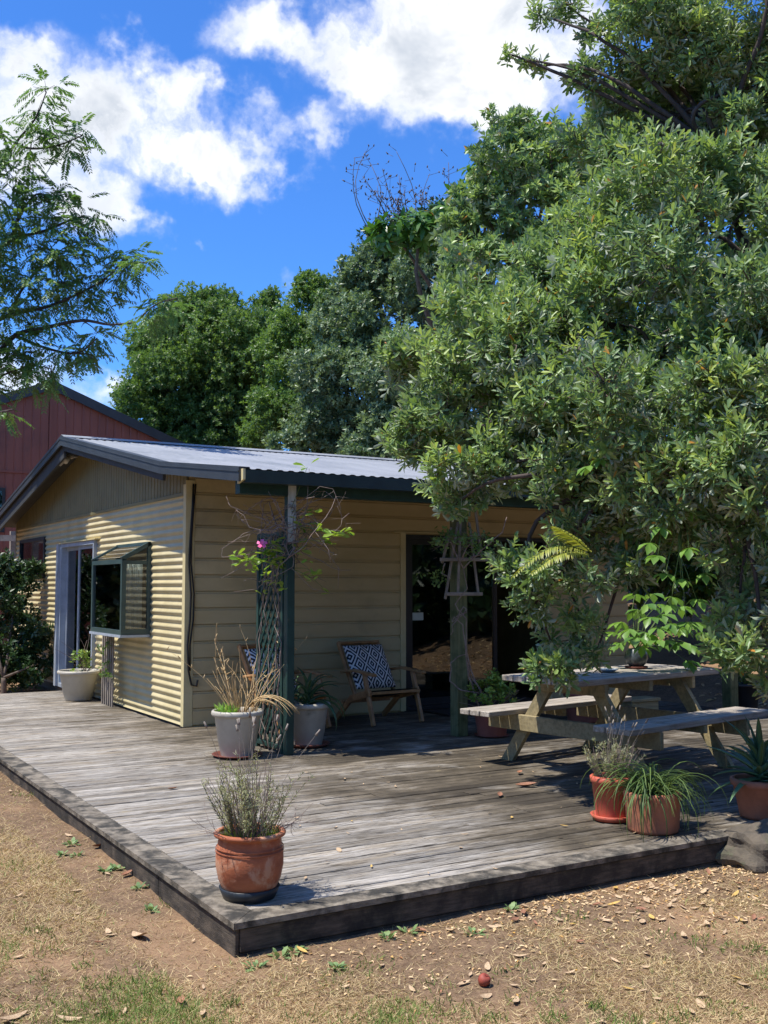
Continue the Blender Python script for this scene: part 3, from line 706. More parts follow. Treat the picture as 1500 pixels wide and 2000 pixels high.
for k in range(12):
    yv = y0 + t + .05; 
    p.tube([(xo + .07 + .017 * k, yv + .008 * math.sin(k * 1.9), z0 + .07), (xo + .07 + .017 * k, yv + .008 * math.sin(k * 1.9 + .4), zo - .04)], .011, n=5)
hpart(p, 'curtain', 'curtain', bo, False)
# high window at the far end
hw = MB(); y0, y1, z0, z1 = HIW
hw.box((HX - .03, y0, z0), (HX + .03, y0 + .05, z1)); hw.box((HX - .03, y1 - .05, z0), (HX + .03, y1, z1)); hw.box((HX - .03, y0 + .05, z1 - .05), (HX + .03, y1 - .05, z1)); hw.box((HX - .03, y0 + .05, z0), (HX + .03, y1 - .05, z0 + .05))
hwo = hpart(hw, 'high_window', 'black_frame', fix=False)
p = MB(); p.box((HX, y0 + .051, z0 + .051), (HX + .006, y1 - .051, z1 - .051)); hpart(p, 'pane', 'glass', hwo, False)
# roof: corrugated sheets running down the slope
def roof_sheet(x0, x1, pts, nm='roof_sheet'):
    pitch, amp, per = .101, .008, 8
    n = max(4, int(round((x1 - x0) / pitch * per))); xsn = np.linspace(x0, x1, n + 1)
    ph = (xsn / pitch) % 1.0
    hgt = amp * np.where(ph < .38, 0, np.where(ph < .5, (ph - .38) / .12, np.where(ph < .88, 1, (1 - ph) / .12)))
    V = []
    for (yv, zv) in pts: V += [(x, yv, zv + h) for x, h in zip(xsn, hgt)]
    V = np.array(V) - np.array(HL); m = n + 1; q = []
    for r in range(len(pts) - 1):
        i = np.arange(n) + r * m; q.append(np.stack([i, i + 1, i + 1 + m, i + m], -1))
    return npmesh(nm, V, np.concatenate(q), 'roof', house)
x = XO + .015; w = .76
while x < XR + .3:
    x2 = min(x + w, XR + .35); lift = random.uniform(-.002, .002)
    roof_sheet(x, x2, [(VY - .05, VZ + .004 + lift), (KY, KZ + .008 + lift), (APY, APZ + .012 + lift)])
    roof_sheet(x, x2, [(APY, APZ + .012 + lift), (YB + .4, roofz(YB + .4) + .012 + lift)])
    x = x2 + .0005
mb = MB(); mb.prism([(XO, APY - .16, roofz(APY - .16) + .034), (XO, APY, APZ + .05), (XO, APY + .16, roofz(APY + .16) + .034), (XO, APY + .16, roofz(APY + .16) + .028), (XO, APY, APZ + .044), (XO, APY - .16, roofz(APY - .16) + .028)], (XR + .3 - XO, 0, 0)); hpart(mb, 'ridge_cap', 'roof')
# soffit sheet under the roof so no light leaks
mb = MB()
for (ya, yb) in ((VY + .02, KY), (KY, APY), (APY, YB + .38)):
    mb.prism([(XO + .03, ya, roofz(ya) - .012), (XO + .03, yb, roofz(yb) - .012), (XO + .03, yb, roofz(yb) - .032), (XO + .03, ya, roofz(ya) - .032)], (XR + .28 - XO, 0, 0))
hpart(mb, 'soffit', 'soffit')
mb = MB()
k = XO + .9
while k < XR:
    mb.bar((k, VY + .2, roofz(VY + .2) - .085), (k, HY - .03, roofz(KY) - .085 + .05), .045, .10); k += .9
hpart(mb, 'rafters', 'soffit')
# barge flashings on the left edge
def barge(ya, yb, h=.125, name='barge_flashing', lift=.0):
    mb = MB(); za, zb_ = roofz(ya) + .03 + lift, roofz(yb) + .03 + lift
    mb.prism([(XO - .012, ya, za), (XO - .012, yb, zb_), (XO - .012, yb, zb_ - h), (XO - .012, ya, za - h)], (.024, 0, 0))
    mb.prism([(XO + .0125, ya, za), (XO + .0125, yb, zb_), (XO + .0125, yb, zb_ - .012), (XO + .0125, ya, za - .012)], (.075, 0, 0))
    mb.prism([(XO - .020, ya, za - .035), (XO - .020, yb, zb_ - .035), (XO - .020, yb, zb_ - .045), (XO - .020, ya, za - .045)], (.0078, 0, 0))
    hpart(mb, name, 'dark_metal')
barge(VY - .06, KY - .0015); barge(KY + .0015, APY - .002); barge(APY + .002, YB + .42)
mb = MB(); mb.bar((XO + .05, KY + .05, roofz(KY + .05) - .10), (XO + .05, APY, APZ - .10), .03, .13); mb.bar((XO + .05, APY, APZ - .14), (XO + .05, YB + .38, roofz(YB + .38) - .14), .03, .24); hpart(mb, 'barge_board', 'soffit')
# gutter and veranda beam
mb = MB(); gy = VY - .10
mb.prism([(XO + .03, gy, VZ - .005), (XO + .03, gy + .004, VZ - .005), (XO + .03, gy + .004, VZ - .105), (XO + .03, gy + .105, VZ - .105), (XO + .03, gy + .105, VZ - .015), (XO + .03, gy + .110, VZ - .015), (XO + .03, gy + .110, VZ - .110), (XO + .03, gy, VZ - .110)], (XR + .3 - XO, 0, 0))
go = hpart(mb, 'gutter', 'gutter')
mb = MB(); mb.prism([(XO + .008, gy - .006, VZ + .002), (XO + .008, gy + .116, VZ + .002), (XO + .008, gy + .116, VZ - .116), (XO + .008, gy - .006, VZ - .09)], (.021, 0, 0)); hpart(mb, 'gutter_end_cap', 'trim', go)
BY = 8.24
mb = MB(); mb.box((XO + .06, BY - .03, 2.385), (XR, BY + .07, 2.52)); hpart(mb, 'veranda_beam', 'green')
p1 = gz(563, 1474); p2 = gz(897, 1437); p3 = gz(1427, 1392)
def post(p, w, m, zt, top_m=None):
    mb = MB(); x, y = p[0], p[1]; mb.box((x - w / 2, y - w / 2, DZ), (x + w / 2, y + w / 2, zt), .006); return hpart(mb, 'veranda_post', m)
po = post(p1, .074, 'green', 2.384)
mb = MB(); mb.box((p1[0] - .037, p1[1] - .049, 1.98), (p1[0] + .037, p1[1] - .0375, 2.50)); hpart(mb, 'unpainted_packer', 'white_paint', po)
post(p2, .125, 'postwood', 2.384); post((p3[0], p3[1]), .13, 'postwood', 2.384)
# flood lamp under the gable
fl = at(140, 896, 14.2); fl = EYE + ray(138, 893) * ((XO + .30 - 0) / ray(138, 893)[0])
lm = thing('flood_lamp', 'small white twin flood lamp fixed under the gable peak', 'lamp', fl)
mb = MB(); mb.box((-.03, -.06, -.02), (.03, .06, .02), .005); mb.tube([(.0, 0, 0), (.12, .0, .02)], .015); mb.build('mount', 'lamp_white', lm)
for s_ in (-1, 1):
    mb = MB(); mb.tube([(-.02, .05 * s_, 0), (-.06, .11 * s_, -.03)], .012, n=8); mb.tube([(-.05, .10 * s_, -.02), (-.12, .17 * s_, -.075)], .03, .05, n=12); mb.build('lamp_head', 'lamp_white', lm)
# hose / cable hanging at the corner
cpts = []
for (qx, qy) in ((378, 945), (376, 990), (372, 1050), (369, 1100), (373, 1160), (371, 1210), (366, 1260), (368, 1310), (374, 1338), (384, 1340), (386, 1328)):
    r = ray(qx, qy); cpts.append(EYE + r * ((HY - .045) / r[1]))
hz = thing('hanging_cable', 'black cable hanging down the front wall beside the corner trim', 'cable', (cpts[0][0], HY - .045, DZ))
mb = MB(); mb.tube([Vector(p) - Vector((cpts[0][0], HY - .045, DZ)) for p in cpts], .010, n=6); mb.build('cable', 'rubber', hz)
mb = MB(); mb.tube([Vector(p) - Vector((cpts[0][0] - .025 + .012 * math.sin(i), HY - .047, DZ)) for i, p in enumerate(cpts[:8])], .008, n=6); mb.build('cable_loop', 'rubber', hz)

# ------------------------------------------------------------------ red shed behind
SY = 26.0
def onY(x, y, Y):
    r = ray(x, y); return EYE + r * (Y / r[1])
ap = onY(100, 752, SY); rt_ = onY(345, 868, SY); slp = (ap[2] - rt_[2]) / (rt_[0] - ap[0])
shed = thing('red_shed', 'tall barn-red metal shed with dark barge flashing behind the cottage', 'shed', (ap[0], SY, 0))
def spart(mb, name, m, parent=None):
    o = mb.build(name, m, parent or shed, (ap[0], SY, 0)); o.location = (0, 0, 0); return fixnormals(o)
SW = 6.2; ez = ap[2] - slp * SW
V = []; Q = []; x = ap[0] - SW; st = .20
while x < ap[0] + SW - .01:
    xe = x + st
    for (a, b, yo) in ((x, xe - .05, 0), (xe - .05, xe - .035, None), (xe - .035, xe - .015, .012), (xe - .015, xe, None)):
        ya, yb = (yo, yo) if yo is not None else ((0, .012) if a < xe - .02 else (.012, 0))
        for (za, zb_) in ((0.0, 4.30), (4.33, None)):
            t1 = ap[2] - slp * abs(a - ap[0]) - .02 if zb_ is None else zb_; t2 = ap[2] - slp * abs(b - ap[0]) - .02 if zb_ is None else zb_
            if zb_ is None and (t1 < za or t2 < za): continue
            i = len(V); o_ = -.02 if zb_ is None else 0
            V += [(a, SY + ya + o_, za), (b, SY + yb + o_, za), (b, SY + yb + o_, t2), (a, SY + ya + o_, t1)]; Q.append((i, i + 1, i + 2, i + 3))
    x = xe
npmesh('cladding', np.array(V) - np.array((ap[0], SY, 0)), np.array(Q), 'red', shed)
mb = MB(); mb.box((ap[0] - SW, SY - .035, 4.295), (ap[0] + SW, SY + .01, 4.345)); spart(mb, 'seam_flashing', 'red')
mb = MB(); mb.box((ap[0] - .03, SY - .05, 4.4), (ap[0] + .03, SY - .022, ap[2] - .12)); spart(mb, 'centre_joint', 'red')
for s_ in (-1, 1):
    mb = MB(); e = (ap[0] + s_ * (SW + .3)); ze = ap[2] - slp * (SW + .3)
    mb.prism([(ap[0], SY - .14, ap[2] + .10), (e, SY - .14, ze + .10), (e, SY - .14, ze - .14), (ap[0], SY - .14, ap[2] - .14)], (0, .05, 0)); spart(mb, 'barge_flashing', 'dark_metal')
    mb = MB(); mb.prism([(ap[0], SY - .085, ap[2] + .085), (e, SY - .085, ze + .085), (e, SY - .085, ze + .045), (ap[0], SY - .085, ap[2] + .045)], (0, 14, 0)); spart(mb, 'roof', 'dark_metal')
mb = MB(); mb.box((ap[0] - SW, SY + .06, 0), (ap[0] - SW + .1, SY + 13, ez)); mb.box((ap[0] + SW - .1, SY + .06, 0), (ap[0] + SW, SY + 13, ez)); mb.box((ap[0] - SW, SY + 13, 0), (ap[0] + SW, SY + 13.1, ez)); spart(mb, 'walls', 'red')
wl = onY(-60, 950, SY); wr = onY(8, 1040, SY)
mb = MB(); mb.box((wl[0], SY - .05, wr[2]), (wr[0], SY - .02, wl[2])); wo = spart(mb, 'window', 'black_frame')
mb = MB(); mb.box((wl[0] + .08, SY - .06, wr[2] + .08), (wr[0] - .08, SY - .051, wl[2] - .08)); spart(mb, 'pane', 'glass', wo)
# timber rail fence seen past the cottage
fa = at(-60, 1075, 21.0); fb = at(31, 1075, 21.0)
fen = thing('rail_fence', 'grey timber rails on posts between the cottage and the red shed', 'fence', (fa[0], fa[1], 0))
for zz in (1.98, 2.55):
    mb = MB(); mb.bar((-1.2, .3, zz), (fb[0] - fa[0], fb[1] - fa[1], zz), .05, .12); mb.build('rail', 'greywood', fen)
for k in (-1.0, .0, .80):
    mb = MB(); mb.box((k - .06, -.25 * k - .06, 0), (k + .06, -.25 * k + .06, 2.7)); mb.build('post', 'greywood', fen)

# ------------------------------------------------------------------ picnic table
RZT = R(9)
tb = thing('picnic_table', 'weathered pine picnic table with attached bench seats on the deck', 'table', (6.07, 6.47, DZ), RZT)
TL, TH_, BH = 1.86, .745, .44
tm = lambda mb, nm, m: mb.build(nm, m, tb)
for k in range(6):
    yc = -.385 + .064 + k * .1284
    mb = MB(); mb.box((-TL / 2 + random.uniform(-.006, .006), yc - .0585, TH_ - .045), (TL / 2 + random.uniform(-.006, .006), yc + .0585, TH_ + random.uniform(-.002, .002)), .005); tm(mb, 'table_plank', 'table_top')
for s_ in (-1, 1):
    for k in range(3):
        yc = s_ * .69 + (k - 1) * .112
        mb = MB(); mb.box((-TL / 2 + random.uniform(-.006, .006), yc - .051, BH - .045), (TL / 2 + random.uniform(-.006, .006), yc + .051, BH + random.uniform(-.002, .002)), .005); tm(mb, 'bench_plank', 'table_top')
for e in (-1, 1):
    xe = e * (TL / 2 - .36)
    mb = MB(); mb.box((xe - .022, -.37, TH_ - .045 - .095), (xe + .022, .37, TH_ - .0465), .004); tm(mb, 'top_rail', 'timber')
    mb = MB(); mb.box((xe - .022, -.86, BH - .045 - .13), (xe + .022, .86, BH - .0465), .004); tm(mb, 'bench_rail', 'timber')
    for s_ in (-1, 1):
        xo = xe - e * .046
        mb = MB(); a = Vector((xo, s_ * .215, TH_ - .05)); b = Vector((xo, s_ * .70, .0))
        dv = (b - a).normalized(); w = .05 / abs(dv.z)
        mb.prism([(xo - .022, a.y - w, a.z), (xo - .022, a.y + w, a.z), (xo - .022, b.y + w, 0), (xo - .022, b.y - w, 0)], (.044, 0, 0)); o = tm(mb, 'leg', 'timber'); fixnormals(o)
    mb = MB(); mb.bar((xe - e * .07, 0, TH_ - .10), (e * .10, 0, TH_ - .10 - .0), .05, .09); tm(mb, 'brace', 'timber')
mb = MB(); mb.box((-.022, -.36, TH_ - .13), (.022, .36, TH_ - .0465)); tm(mb, 'batten', 'timber')
for s_ in (-1, 1):
    mb = MB(); mb.box((-.02, s_ * .69 - .16, BH - .045 - .06), (.02, s_ * .69 + .16, BH - .0465)); tm(mb, 'seat_batten', 'timber')

# ------------------------------------------------------------------ lounge chairs
def chair(loc, rz, label):
    c = thing('lounge_chair', label, 'chair', loc, rz, 'lounge chairs by the front wall')
    b = lambda mb, nm, m, p=c: mb.build(nm, m, p)
    hw = .31
    for s_ in (-1, 1):
        x = s_ * hw
        mb = MB(); mb.bar((x, -.30, .008), (x, -.13, .53), .034, .055, (0, 1, 0), .006); b(mb, 'front_leg', 'teak')
        mb = MB(); mb.bar((x, .42, .008), (x, .10, .27), .034, .06, (0, 1, 0), .006); mb.bar((x, .13, .25), (x, -.24, .34), .034, .075, (0, 0, 1), .006); b(mb, 'rear_leg', 'teak')
        mb = MB(); mb.bar((x + s_ * .005, -.33, .525), (x + s_ * .005, .06, .555), .062, .028, (0, 0, 1), .008); mb.bar((x + s_ * .005, .055, .555), (x + s_ * .005, .30, .52), .05, .028, (0, 0, 1), .008); b(mb, 'armrest', 'teak')
        mb = MB(); mb.bar((s_ * .255, .10, .24), (s_ * .255, .47, .83), .03, .05, (0, 1, 0), .006); b(mb, 'back_post', 'teak')
    for (yy, zz) in ((-.25, .335), (.12, .25), (.30, .20)):
        mb = MB(); mb.bar((-hw, yy, zz), (hw, yy, zz), .05, .03, (0, 0, 1), .005); b(mb, 'cross_rail', 'teak')
    mb = MB(); mb.bar((-.25, .455, .81), (.25, .455, .81), .05, .03, (0, 1, 1), .005); b(mb, 'back_rail', 'teak')
    mb = MB()
    # woven seat, sagging
    n = 10; vs = []; fs = []
    for i in range(n + 1):
        for j in range(n + 1):
            u, v = i / n - .5, j / n; sag = -.03 * (1 - (2 * u) ** 2) * math.sin(math.pi * v)
            vs.append((u * .56, -.26 + .42 * v, .365 - .09 * v + sag))
    for i in range(n):
        for j in range(n): a = i * (n + 1) + j; fs.append((a, a + n + 1, a + n + 2, a + 1))
    mb.add(vs, fs, True); mb.add([(p[0], p[1], p[2] - .018) for p in vs], [f[::-1] for f in fs], True); b(mb, 'seat', 'seatweb')
    # padded back cushion, leaning
    mb = MB(); vs = []; fs = []; nx_, nz_ = 12, 12; w_, h_ = .50, .52
    for sd in (-1, 1):
        for i in range(nx_ + 1):
            for k in range(nz_ + 1):
                u, v = i / nx_ * 2 - 1, k / nz_ * 2 - 1
                bulge = .055 * (max(0, 1 - u ** 4) * max(0, 1 - v ** 4)) ** .5 + .008
                pin = 1 - .03 * (u * u * v * v) * 0
                vs.append((u * w_ / 2 * pin, sd * bulge, v * h_ / 2 * pin))
    m_ = (nx_ + 1) * (nz_ + 1)
    for sd in (0, 1):
        for i in range(nx_):
            for k in range(nz_):
                a = sd * m_ + i * (nz_ + 1) + k; q = (a, a + nz_ + 1, a + nz_ + 2, a + 1); fs.append(q if sd == 0 else q[::-1])
    ring = [i * (nz_ + 1) for i in range(nx_ + 1)] + [nx_ * (nz_ + 1) + k for k in range(1, nz_ + 1)] + [i * (nz_ + 1) + nz_ for i in range(nx_ - 1, -1, -1)] + [k for k in range(nz_ - 1, 0, -1)]
    for a, d in zip(ring, ring[1:] + ring[:1]): fs.append((a, a + m_, d + m_, d))
    mb.add(vs, fs, True); o = b(mb, 'cushion', 'cushion'); fixnormals(o)
    o.location = (0, .235, .57); o.rotation_euler = (-math.atan2(.37, .59), 0, 0)
    return c
c1 = (gz(726, 1420) + gz(823, 1410)) / 2
chair((c1[0] - .03, c1[1] + .26, DZ + .001), R(4), 'teak lounge chair with a navy and white diamond cushion beside the glass door')
chair((c1[0] - 1.13, c1[1] + .30, DZ + .001), R(14), 'teak lounge chair with diamond cushion half hidden behind the aloe and trellis')
mm = gz(852, 1383)
dmo = MB(); dmo.box((-.42, -.26, 0), (.42, .26, .018), .006); o = dmo.build('door_mat', 'mat'); o.location = (7.05, 9.95, DZ + .003); tag(o, 'dark doormat lying before the black glass door', 'doormat')

# ------------------------------------------------------------------ pots
def pot_parts(t, prof, m, soil_z, soil_r, saucer=None, rings=(), inner=.02):
    mb = MB()
    full = list(prof)
    top_r, top_z = prof[-1]
    full += [(top_r - inner * .5, top_z + .004), (top_r - inner, top_z - .002), (soil_r, soil_z - .01)]
    z0_ = prof[0][1]
    full = [(.001, z0_)] + full
    mb.lathe(full, 48); o = mb.build('pot', m, t)
    ms = MB(); n = 24; vs = [(0, 0, soil_z + .01)]; 
    for k in range(n): an = 2 * math.pi * k / n; vs.append((soil_r * 1.01 * math.cos(an), soil_r * 1.01 * math.sin(an), soil_z + random.uniform(-.006, .006)))
    ms.add(vs, [(0, 1 + k, 1 + (k + 1) % n) for k in range(n)], True); ms.build('soil', 'potsoil', t)
    if saucer:
        r, h, sm = saucer; b = MB(); b.lathe([(.001, .002), (r * .86, .002), (r, h), (r - .012, h + .002), (r * .84, .012), (.001, .012)], 40); b.build('saucer', sm, t)
    return o

def stalk_tube(mb, p, d, L_, r, bend=.3, n=5, rr=random):
    pts = [Vector(p)]; d = Vector(d).normalized(); b = Vector((rr.gauss(0, 1), rr.gauss(0, 1), 0)) * bend / n
    for i in range(n):
        d = (d + b + Vector((rr.gauss(0, .06), rr.gauss(0, .06), rr.gauss(0, .04)))).normalized(); pts.append(pts[-1] + d * (L_ / n))
    mb.tube(pts, r, r * .5, 4, False); return pts

def lavender(t, z, r0, h, n, spread, dead=0.0, flowers=8, seed=1):
    rr = random.Random(seed); g_ = np.random.default_rng(seed); st = MB(); f = Fol(); P = []; D = []; Nn = []; Ln = []; Wd = []; Tn = []
    fl = MB()
    for i in range(n):
        an = rr.uniform(0, 6.28); q = rr.random() ** .6
        b = (r0 * q * math.cos(an), r0 * q * math.sin(an), z)
        out = spread * (q * .9 + rr.uniform(-.1, .25))
        d = (out * math.cos(an) + rr.gauss(0, .12), out * math.sin(an) + rr.gauss(0, .12), 1)
        L_ = h * rr.uniform(.55, 1.0) * (1.05 - .25 * q)
        pts = stalk_tube(st, b, d, L_, .0022, .22, 6, rr)
        if rr.random() < dead: continue
        for j in range(2, 7):
            for q_ in range(9):
                a = Vector(pts[j - 1]).lerp(Vector(pts[j]), rr.random()); ax = (pts[j] - pts[j - 1]).normalized()
                rd = Vector((rr.gauss(0, 1), rr.gauss(0, 1), rr.gauss(0, .6))); rd = (rd - ax * rd.dot(ax)).normalized()
                P.append(a); D.append(ax * rr.uniform(.7, 1.5) + rd); Nn.append(ax - rd * .6 + Vector((rr.gauss(0, .3), rr.gauss(0, .3), 0))); Ln.append(rr.uniform(.018, .034)); Wd.append(rr.uniform(.004, .0058)); Tn.append(min(1, max(0, .3 + .1 * j + rr.gauss(0, .18) - (.25 if j > 5 else 0))))
    V, T, per = leaves(np.array(P, float), np.array(D, float), np.array(Nn, float), np.array(Ln), np.array(Wd), LEAF_RH)
    f.add(V, T, per, np.array(Tn))
    for i in range(flowers):
        an = rr.uniform(0, 6.28); q = rr.random(); b = (r0 * q * math.cos(an), r0 * q * math.sin(an), z + h * .3)
        pts = stalk_tube(fl, b, (spread * q * math.cos(an), spread * q * math.sin(an), 1), h * rr.uniform(.85, 1.15), .0014, .15, 6, rr)
        fl.tube([pts[-1], pts[-1] + (pts[-1] - pts[-2]).normalized() * .012, pts[-1] + (pts[-1] - pts[-2]).normalized() * .032], .006, .004, 6)
    st.build('stems', 'vine_stem', t)['kind'] = 'stuff'
    f.build('foliage', 'leaf_lav', t)
    if flowers: fl.build('dry_flower_heads', 'greywood', t)['kind'] = 'stuff'

# terracotta pot at the deck corner
p = gz(487, 1752)
t = thing('potted_lavender', 'leggy lavender in a round terracotta pot on a black saucer at the deck corner', 'potted plant', (p[0], p[1], DZ + .004))
pot_parts(t, [(.112, .018), (.120, .03), (.146, .09), (.158, .15), (.1575, .20), (.150, .245), (.147, .252), (.1485, .257), (.143, .268), (.143, .276), (.166, .284), (.169, .294), (.164, .300)], 'terracotta', .262, .138, (.142, .05, 'black_plastic'))
mb = MB(); mb.lathe([(.1585, .212), (.161, .216), (.1585, .220)], 48); mb.lathe([(.1565, .228), (.1590, .231), (.1560, .235)], 48); mb.build('ridge', 'terracotta', t)
lavender(t, .265, .10, .42, 100, .50, .3, 14, 3)
rr = random.Random(5); mb = MB()
for i in range(16):
    an = rr.uniform(-.6, .7) if i < 11 else rr.uniform(2.6, 3.6)
    pts = stalk_tube(mb, (.11 * math.cos(an), .11 * math.sin(an), .27), (math.cos(an), math.sin(an), .5), rr.uniform(.15, .30), .0017, .9, 7, rr)
    for q_ in range(3): stalk_tube(mb, pts[rr.randint(2, 6)], (rr.gauss(0, 1), rr.gauss(0, 1), rr.gauss(0, .6)), .06, .0012, .6, 3, rr)
mb.build('dead_twigs', 'vine_stem', t)['kind'] = 'stuff'
mb = MB(); f = Fol()
n = 120; an = rng.uniform(0, 6.28, n); q = rng.uniform(.2, 1, n) ** .5 * .125
P = np.stack([q * np.cos(an), q * np.sin(an), np.full(n, .262)], -1); D = np.stack([np.cos(an) * .4, np.sin(an) * .4, np.ones(n)], -1) + rng.normal(0, .25, (n, 3))
V, T, per = leaves(P, D, rand_unit(n), rng.uniform(.03, .08, n), rng.uniform(.004, .008, n), LEAF_RH); f.add(V, T, per, rng.uniform(.2, .9, n)); f.build('weeds', 'leaf_small', t)

TUB = lambda s, h: [(.60 * s, .0), (.62 * s, .012), (.72 * s, h * .30), (.735 * s, h * .31), (.80 * s, h * .60), (.815 * s, h * .61), (.865 * s, h * .86), (.90 * s, h * .885), (.985 * s, h * .90), (1.0 * s, h * .93), (1.0 * s, h * .975), (.975 * s, h)]
# grey tub with straw
p = gz(465, 1478)
t = thing('tub_of_dry_grass', 'grey plastic tub of tall dry straw-coloured grass left of the trellis', 'potted plant', (p[0], p[1] + .02, DZ + .004))
pot_parts(t, TUB(.222, .385), 'grey_plastic', .35, .195, (.215, .022, 'brown_saucer'))
rr = random.Random(11)
for k in range(46):
    mb = MB(); an = rr.uniform(0, 6.28); q = .12 * rr.random() ** .5; L_ = rr.uniform(.22, .58) if k > 8 else rr.uniform(.62, .80)
    pts = stalk_tube(mb, (.04 + q * math.cos(an), q * math.sin(an), .35), (.5 * math.cos(an) - .1, .5 * math.sin(an), 1.3), L_, .0042 if k > 6 else .003, .5, 6, rr)
    if k < 9:
        for j in (3, 4, 5, 6): mb.tube([pts[j], pts[j] + Vector((rr.gauss(0, .02), rr.gauss(0, .02), .03))], .006, .002, 5)
    mb.build('dry_stalk', 'straw', t)
for k in range(16):                                            # drooping straps over the rim
    mb = MB(); an = rr.uniform(-1.4, .3); d = Vector((math.cos(an), math.sin(an), 1.6)).normalized(); pts = [Vector((.06, -.02, .36))]
    L_ = rr.uniform(.35, .62)
    for i in range(8): pts.append(pts[-1] + d * (L_ / 8)); d = (d + Vector((.04 * math.cos(an), .04 * math.sin(an), -.32))).normalized()
    mb.tube([q_ if q_.z > .02 else Vector((q_.x, q_.y, .02)) for q_ in pts], .005, .002, 4); mb.build('dry_stalk', 'straw', t)
f = Fol(); n = 70; an = rng.uniform(0, 6.28, n); q = rng.uniform(0, 1, n) ** .5 * .06
P = np.stack([-.12 + q * np.cos(an), -.05 + q * np.sin(an), np.full(n, .35)], -1); D = np.stack([np.cos(an) * .5, np.sin(an) * .5, np.ones(n)], -1) + rng.normal(0, .25, (n, 3))
V, T, per = leaves(P, D, rand_unit(n), rng.uniform(.06, .13, n), rng.uniform(.008, .014, n), LEAF_LONG); f.add(V, T, per, rng.uniform(.3, 1, n)); f.build('green_sprouts', 'leaf_lime', t)

def strap_leaf_mesh(L_, w, curl, thick=.012, n=9, name='aloe_leaf_shape', m='aloe'):
    """fleshy tapering leaf starting along +x and arching down"""
    mb = MB(); ang = 0; pos = Vector((0, 0, 0)); rows = []
    for i in range(n + 1):
        t_ = i / n; ww = w * (1 - .15 * t_) * (1 - t_ ** 3) + .001; th = thick * (1 - t_) + .001
        d = Vector((math.cos(ang), 0, math.sin(ang))); nrm = Vector((-math.sin(ang), 0, math.cos(ang)))
        rows.append([pos + Vector((0, ww / 2, 0)) + nrm * ww * .22, pos + nrm * 0.0 + nrm * (-.02 * ww), pos + Vector((0, -ww / 2, 0)) + nrm * ww * .22, pos - nrm * th])
        pos = pos + d * (L_ / n); ang -= curl / n
    vs = [v for r in rows for v in r]; fs = []
    for i in range(n):
        for k in range(4): a = i * 4 + k; b = i * 4 + (k + 1) % 4; fs.append((a, b, b + 4, a + 4))
    mb.add(vs, fs, True); o = mb.build(name, m); fixnormals(o); me = o.data; bpy.data.objects.remove(o); return me
def rosette(t, z, n, meshes, tilt, seed, zs=.10, scale=(.8, 1.1), nm='leaf'):
    rr = random.Random(seed)
    for k in range(n):
        an = k * 2.4 + rr.gauss(0, .2); u = k / n
        el = R(tilt[0] + (tilt[1] - tilt[0]) * u + rr.gauss(0, 6)); s = rr.uniform(*scale) * (1.0 - .25 * u)
        q = Quaternion((0, 0, 1), an) @ Quaternion((0, 1, 0), -el)
        instance(nm, meshes[k % len(meshes)], t, (.02 * math.cos(an), .02 * math.sin(an), z + zs * u), q, (s, s, s))
al = [strap_leaf_mesh(.46, .055, 1.9), strap_leaf_mesh(.42, .05, 1.3), strap_leaf_mesh(.48, .05, 2.4)]
p = gz(603, 1458)
t = thing('potted_aloe', 'arching green aloe in a grey plastic tub on a brown saucer behind the trellis post', 'potted plant', (p[0], p[1] + .02, DZ + .004))
pot_parts(t, TUB(.205, .385), 'grey_plastic', .35, .18, (.20, .03, 'brown_saucer'))
rosette(t, .36, 22, al, (25, 80), 4, .16)
# tub by the side door
p = gz(158, 1368)
t = thing('tub_by_side_door', 'pale grey plastic tub with a small creeper standing by the side door', 'potted plant', (p[0] - .02, p[1] + .05, DZ + .004))
pot_parts(t, TUB(.265, .37), 'grey_plastic', .335, .235)
f = Fol(); n = 26
P = np.stack([rng.uniform(-.1, .16, n), rng.uniform(-.2, .1, n), rng.uniform(.34, .62, n)], -1)
A = rand_unit(n) * .6 + np.array([0, 0, .8])
a_ = shoots(P, A, 6, .06, .035, .06, LEAF_RH, np.full(n, .4), .2); V, T, per = leaves(*a_[:5], LEAF_RH); f.add(V, T, per, a_[5]); f.build('creeper_leaves', 'leaf_small', t)
mb = MB(); rr = random.Random(2)
for k in range(12): stalk_tube(mb, (.05, -.1, .34), (rr.gauss(0, .4), rr.gauss(-.3, .4), 1), rr.uniform(.25, .6), .004, .8, 6, rr)
mb.build('creeper_stems', 'vine_stem', t)['kind'] = 'stuff'
# little lattice leaning below the box window
lt = thing('small_lattice', 'small pale grey lattice panel standing under the box window', 'lattice', (HX - .12, 12.72, DZ + .001))
for k in range(6):
    mb = MB(); mb.box((-.008, -.22 + k * .085, .0), (.008, -.185 + k * .085, .98)); mb.build('slat', 'greywood', lt)
for zz in (.2, .55, .88):
    mb = MB(); mb.box((.0085, -.24, zz), (.022, .26, zz + .035)); mb.build('rail', 'greywood', lt)
f = Fol(); n = 22; P = np.stack([rng.uniform(-.08, -.02, n), rng.uniform(-.25, .2, n), rng.uniform(.35, .95, n)], -1)
a_ = shoots(P, rand_unit(n) + np.array([-.5, 0, .3]), 5, .055, .03, .05, LEAF_RH, np.full(n, .35), .2); V, T, per = leaves(*a_[:5], LEAF_RH); f.add(V, T, per, a_[5])
f.build('creeper_leaves', 'leaf_round', lt)
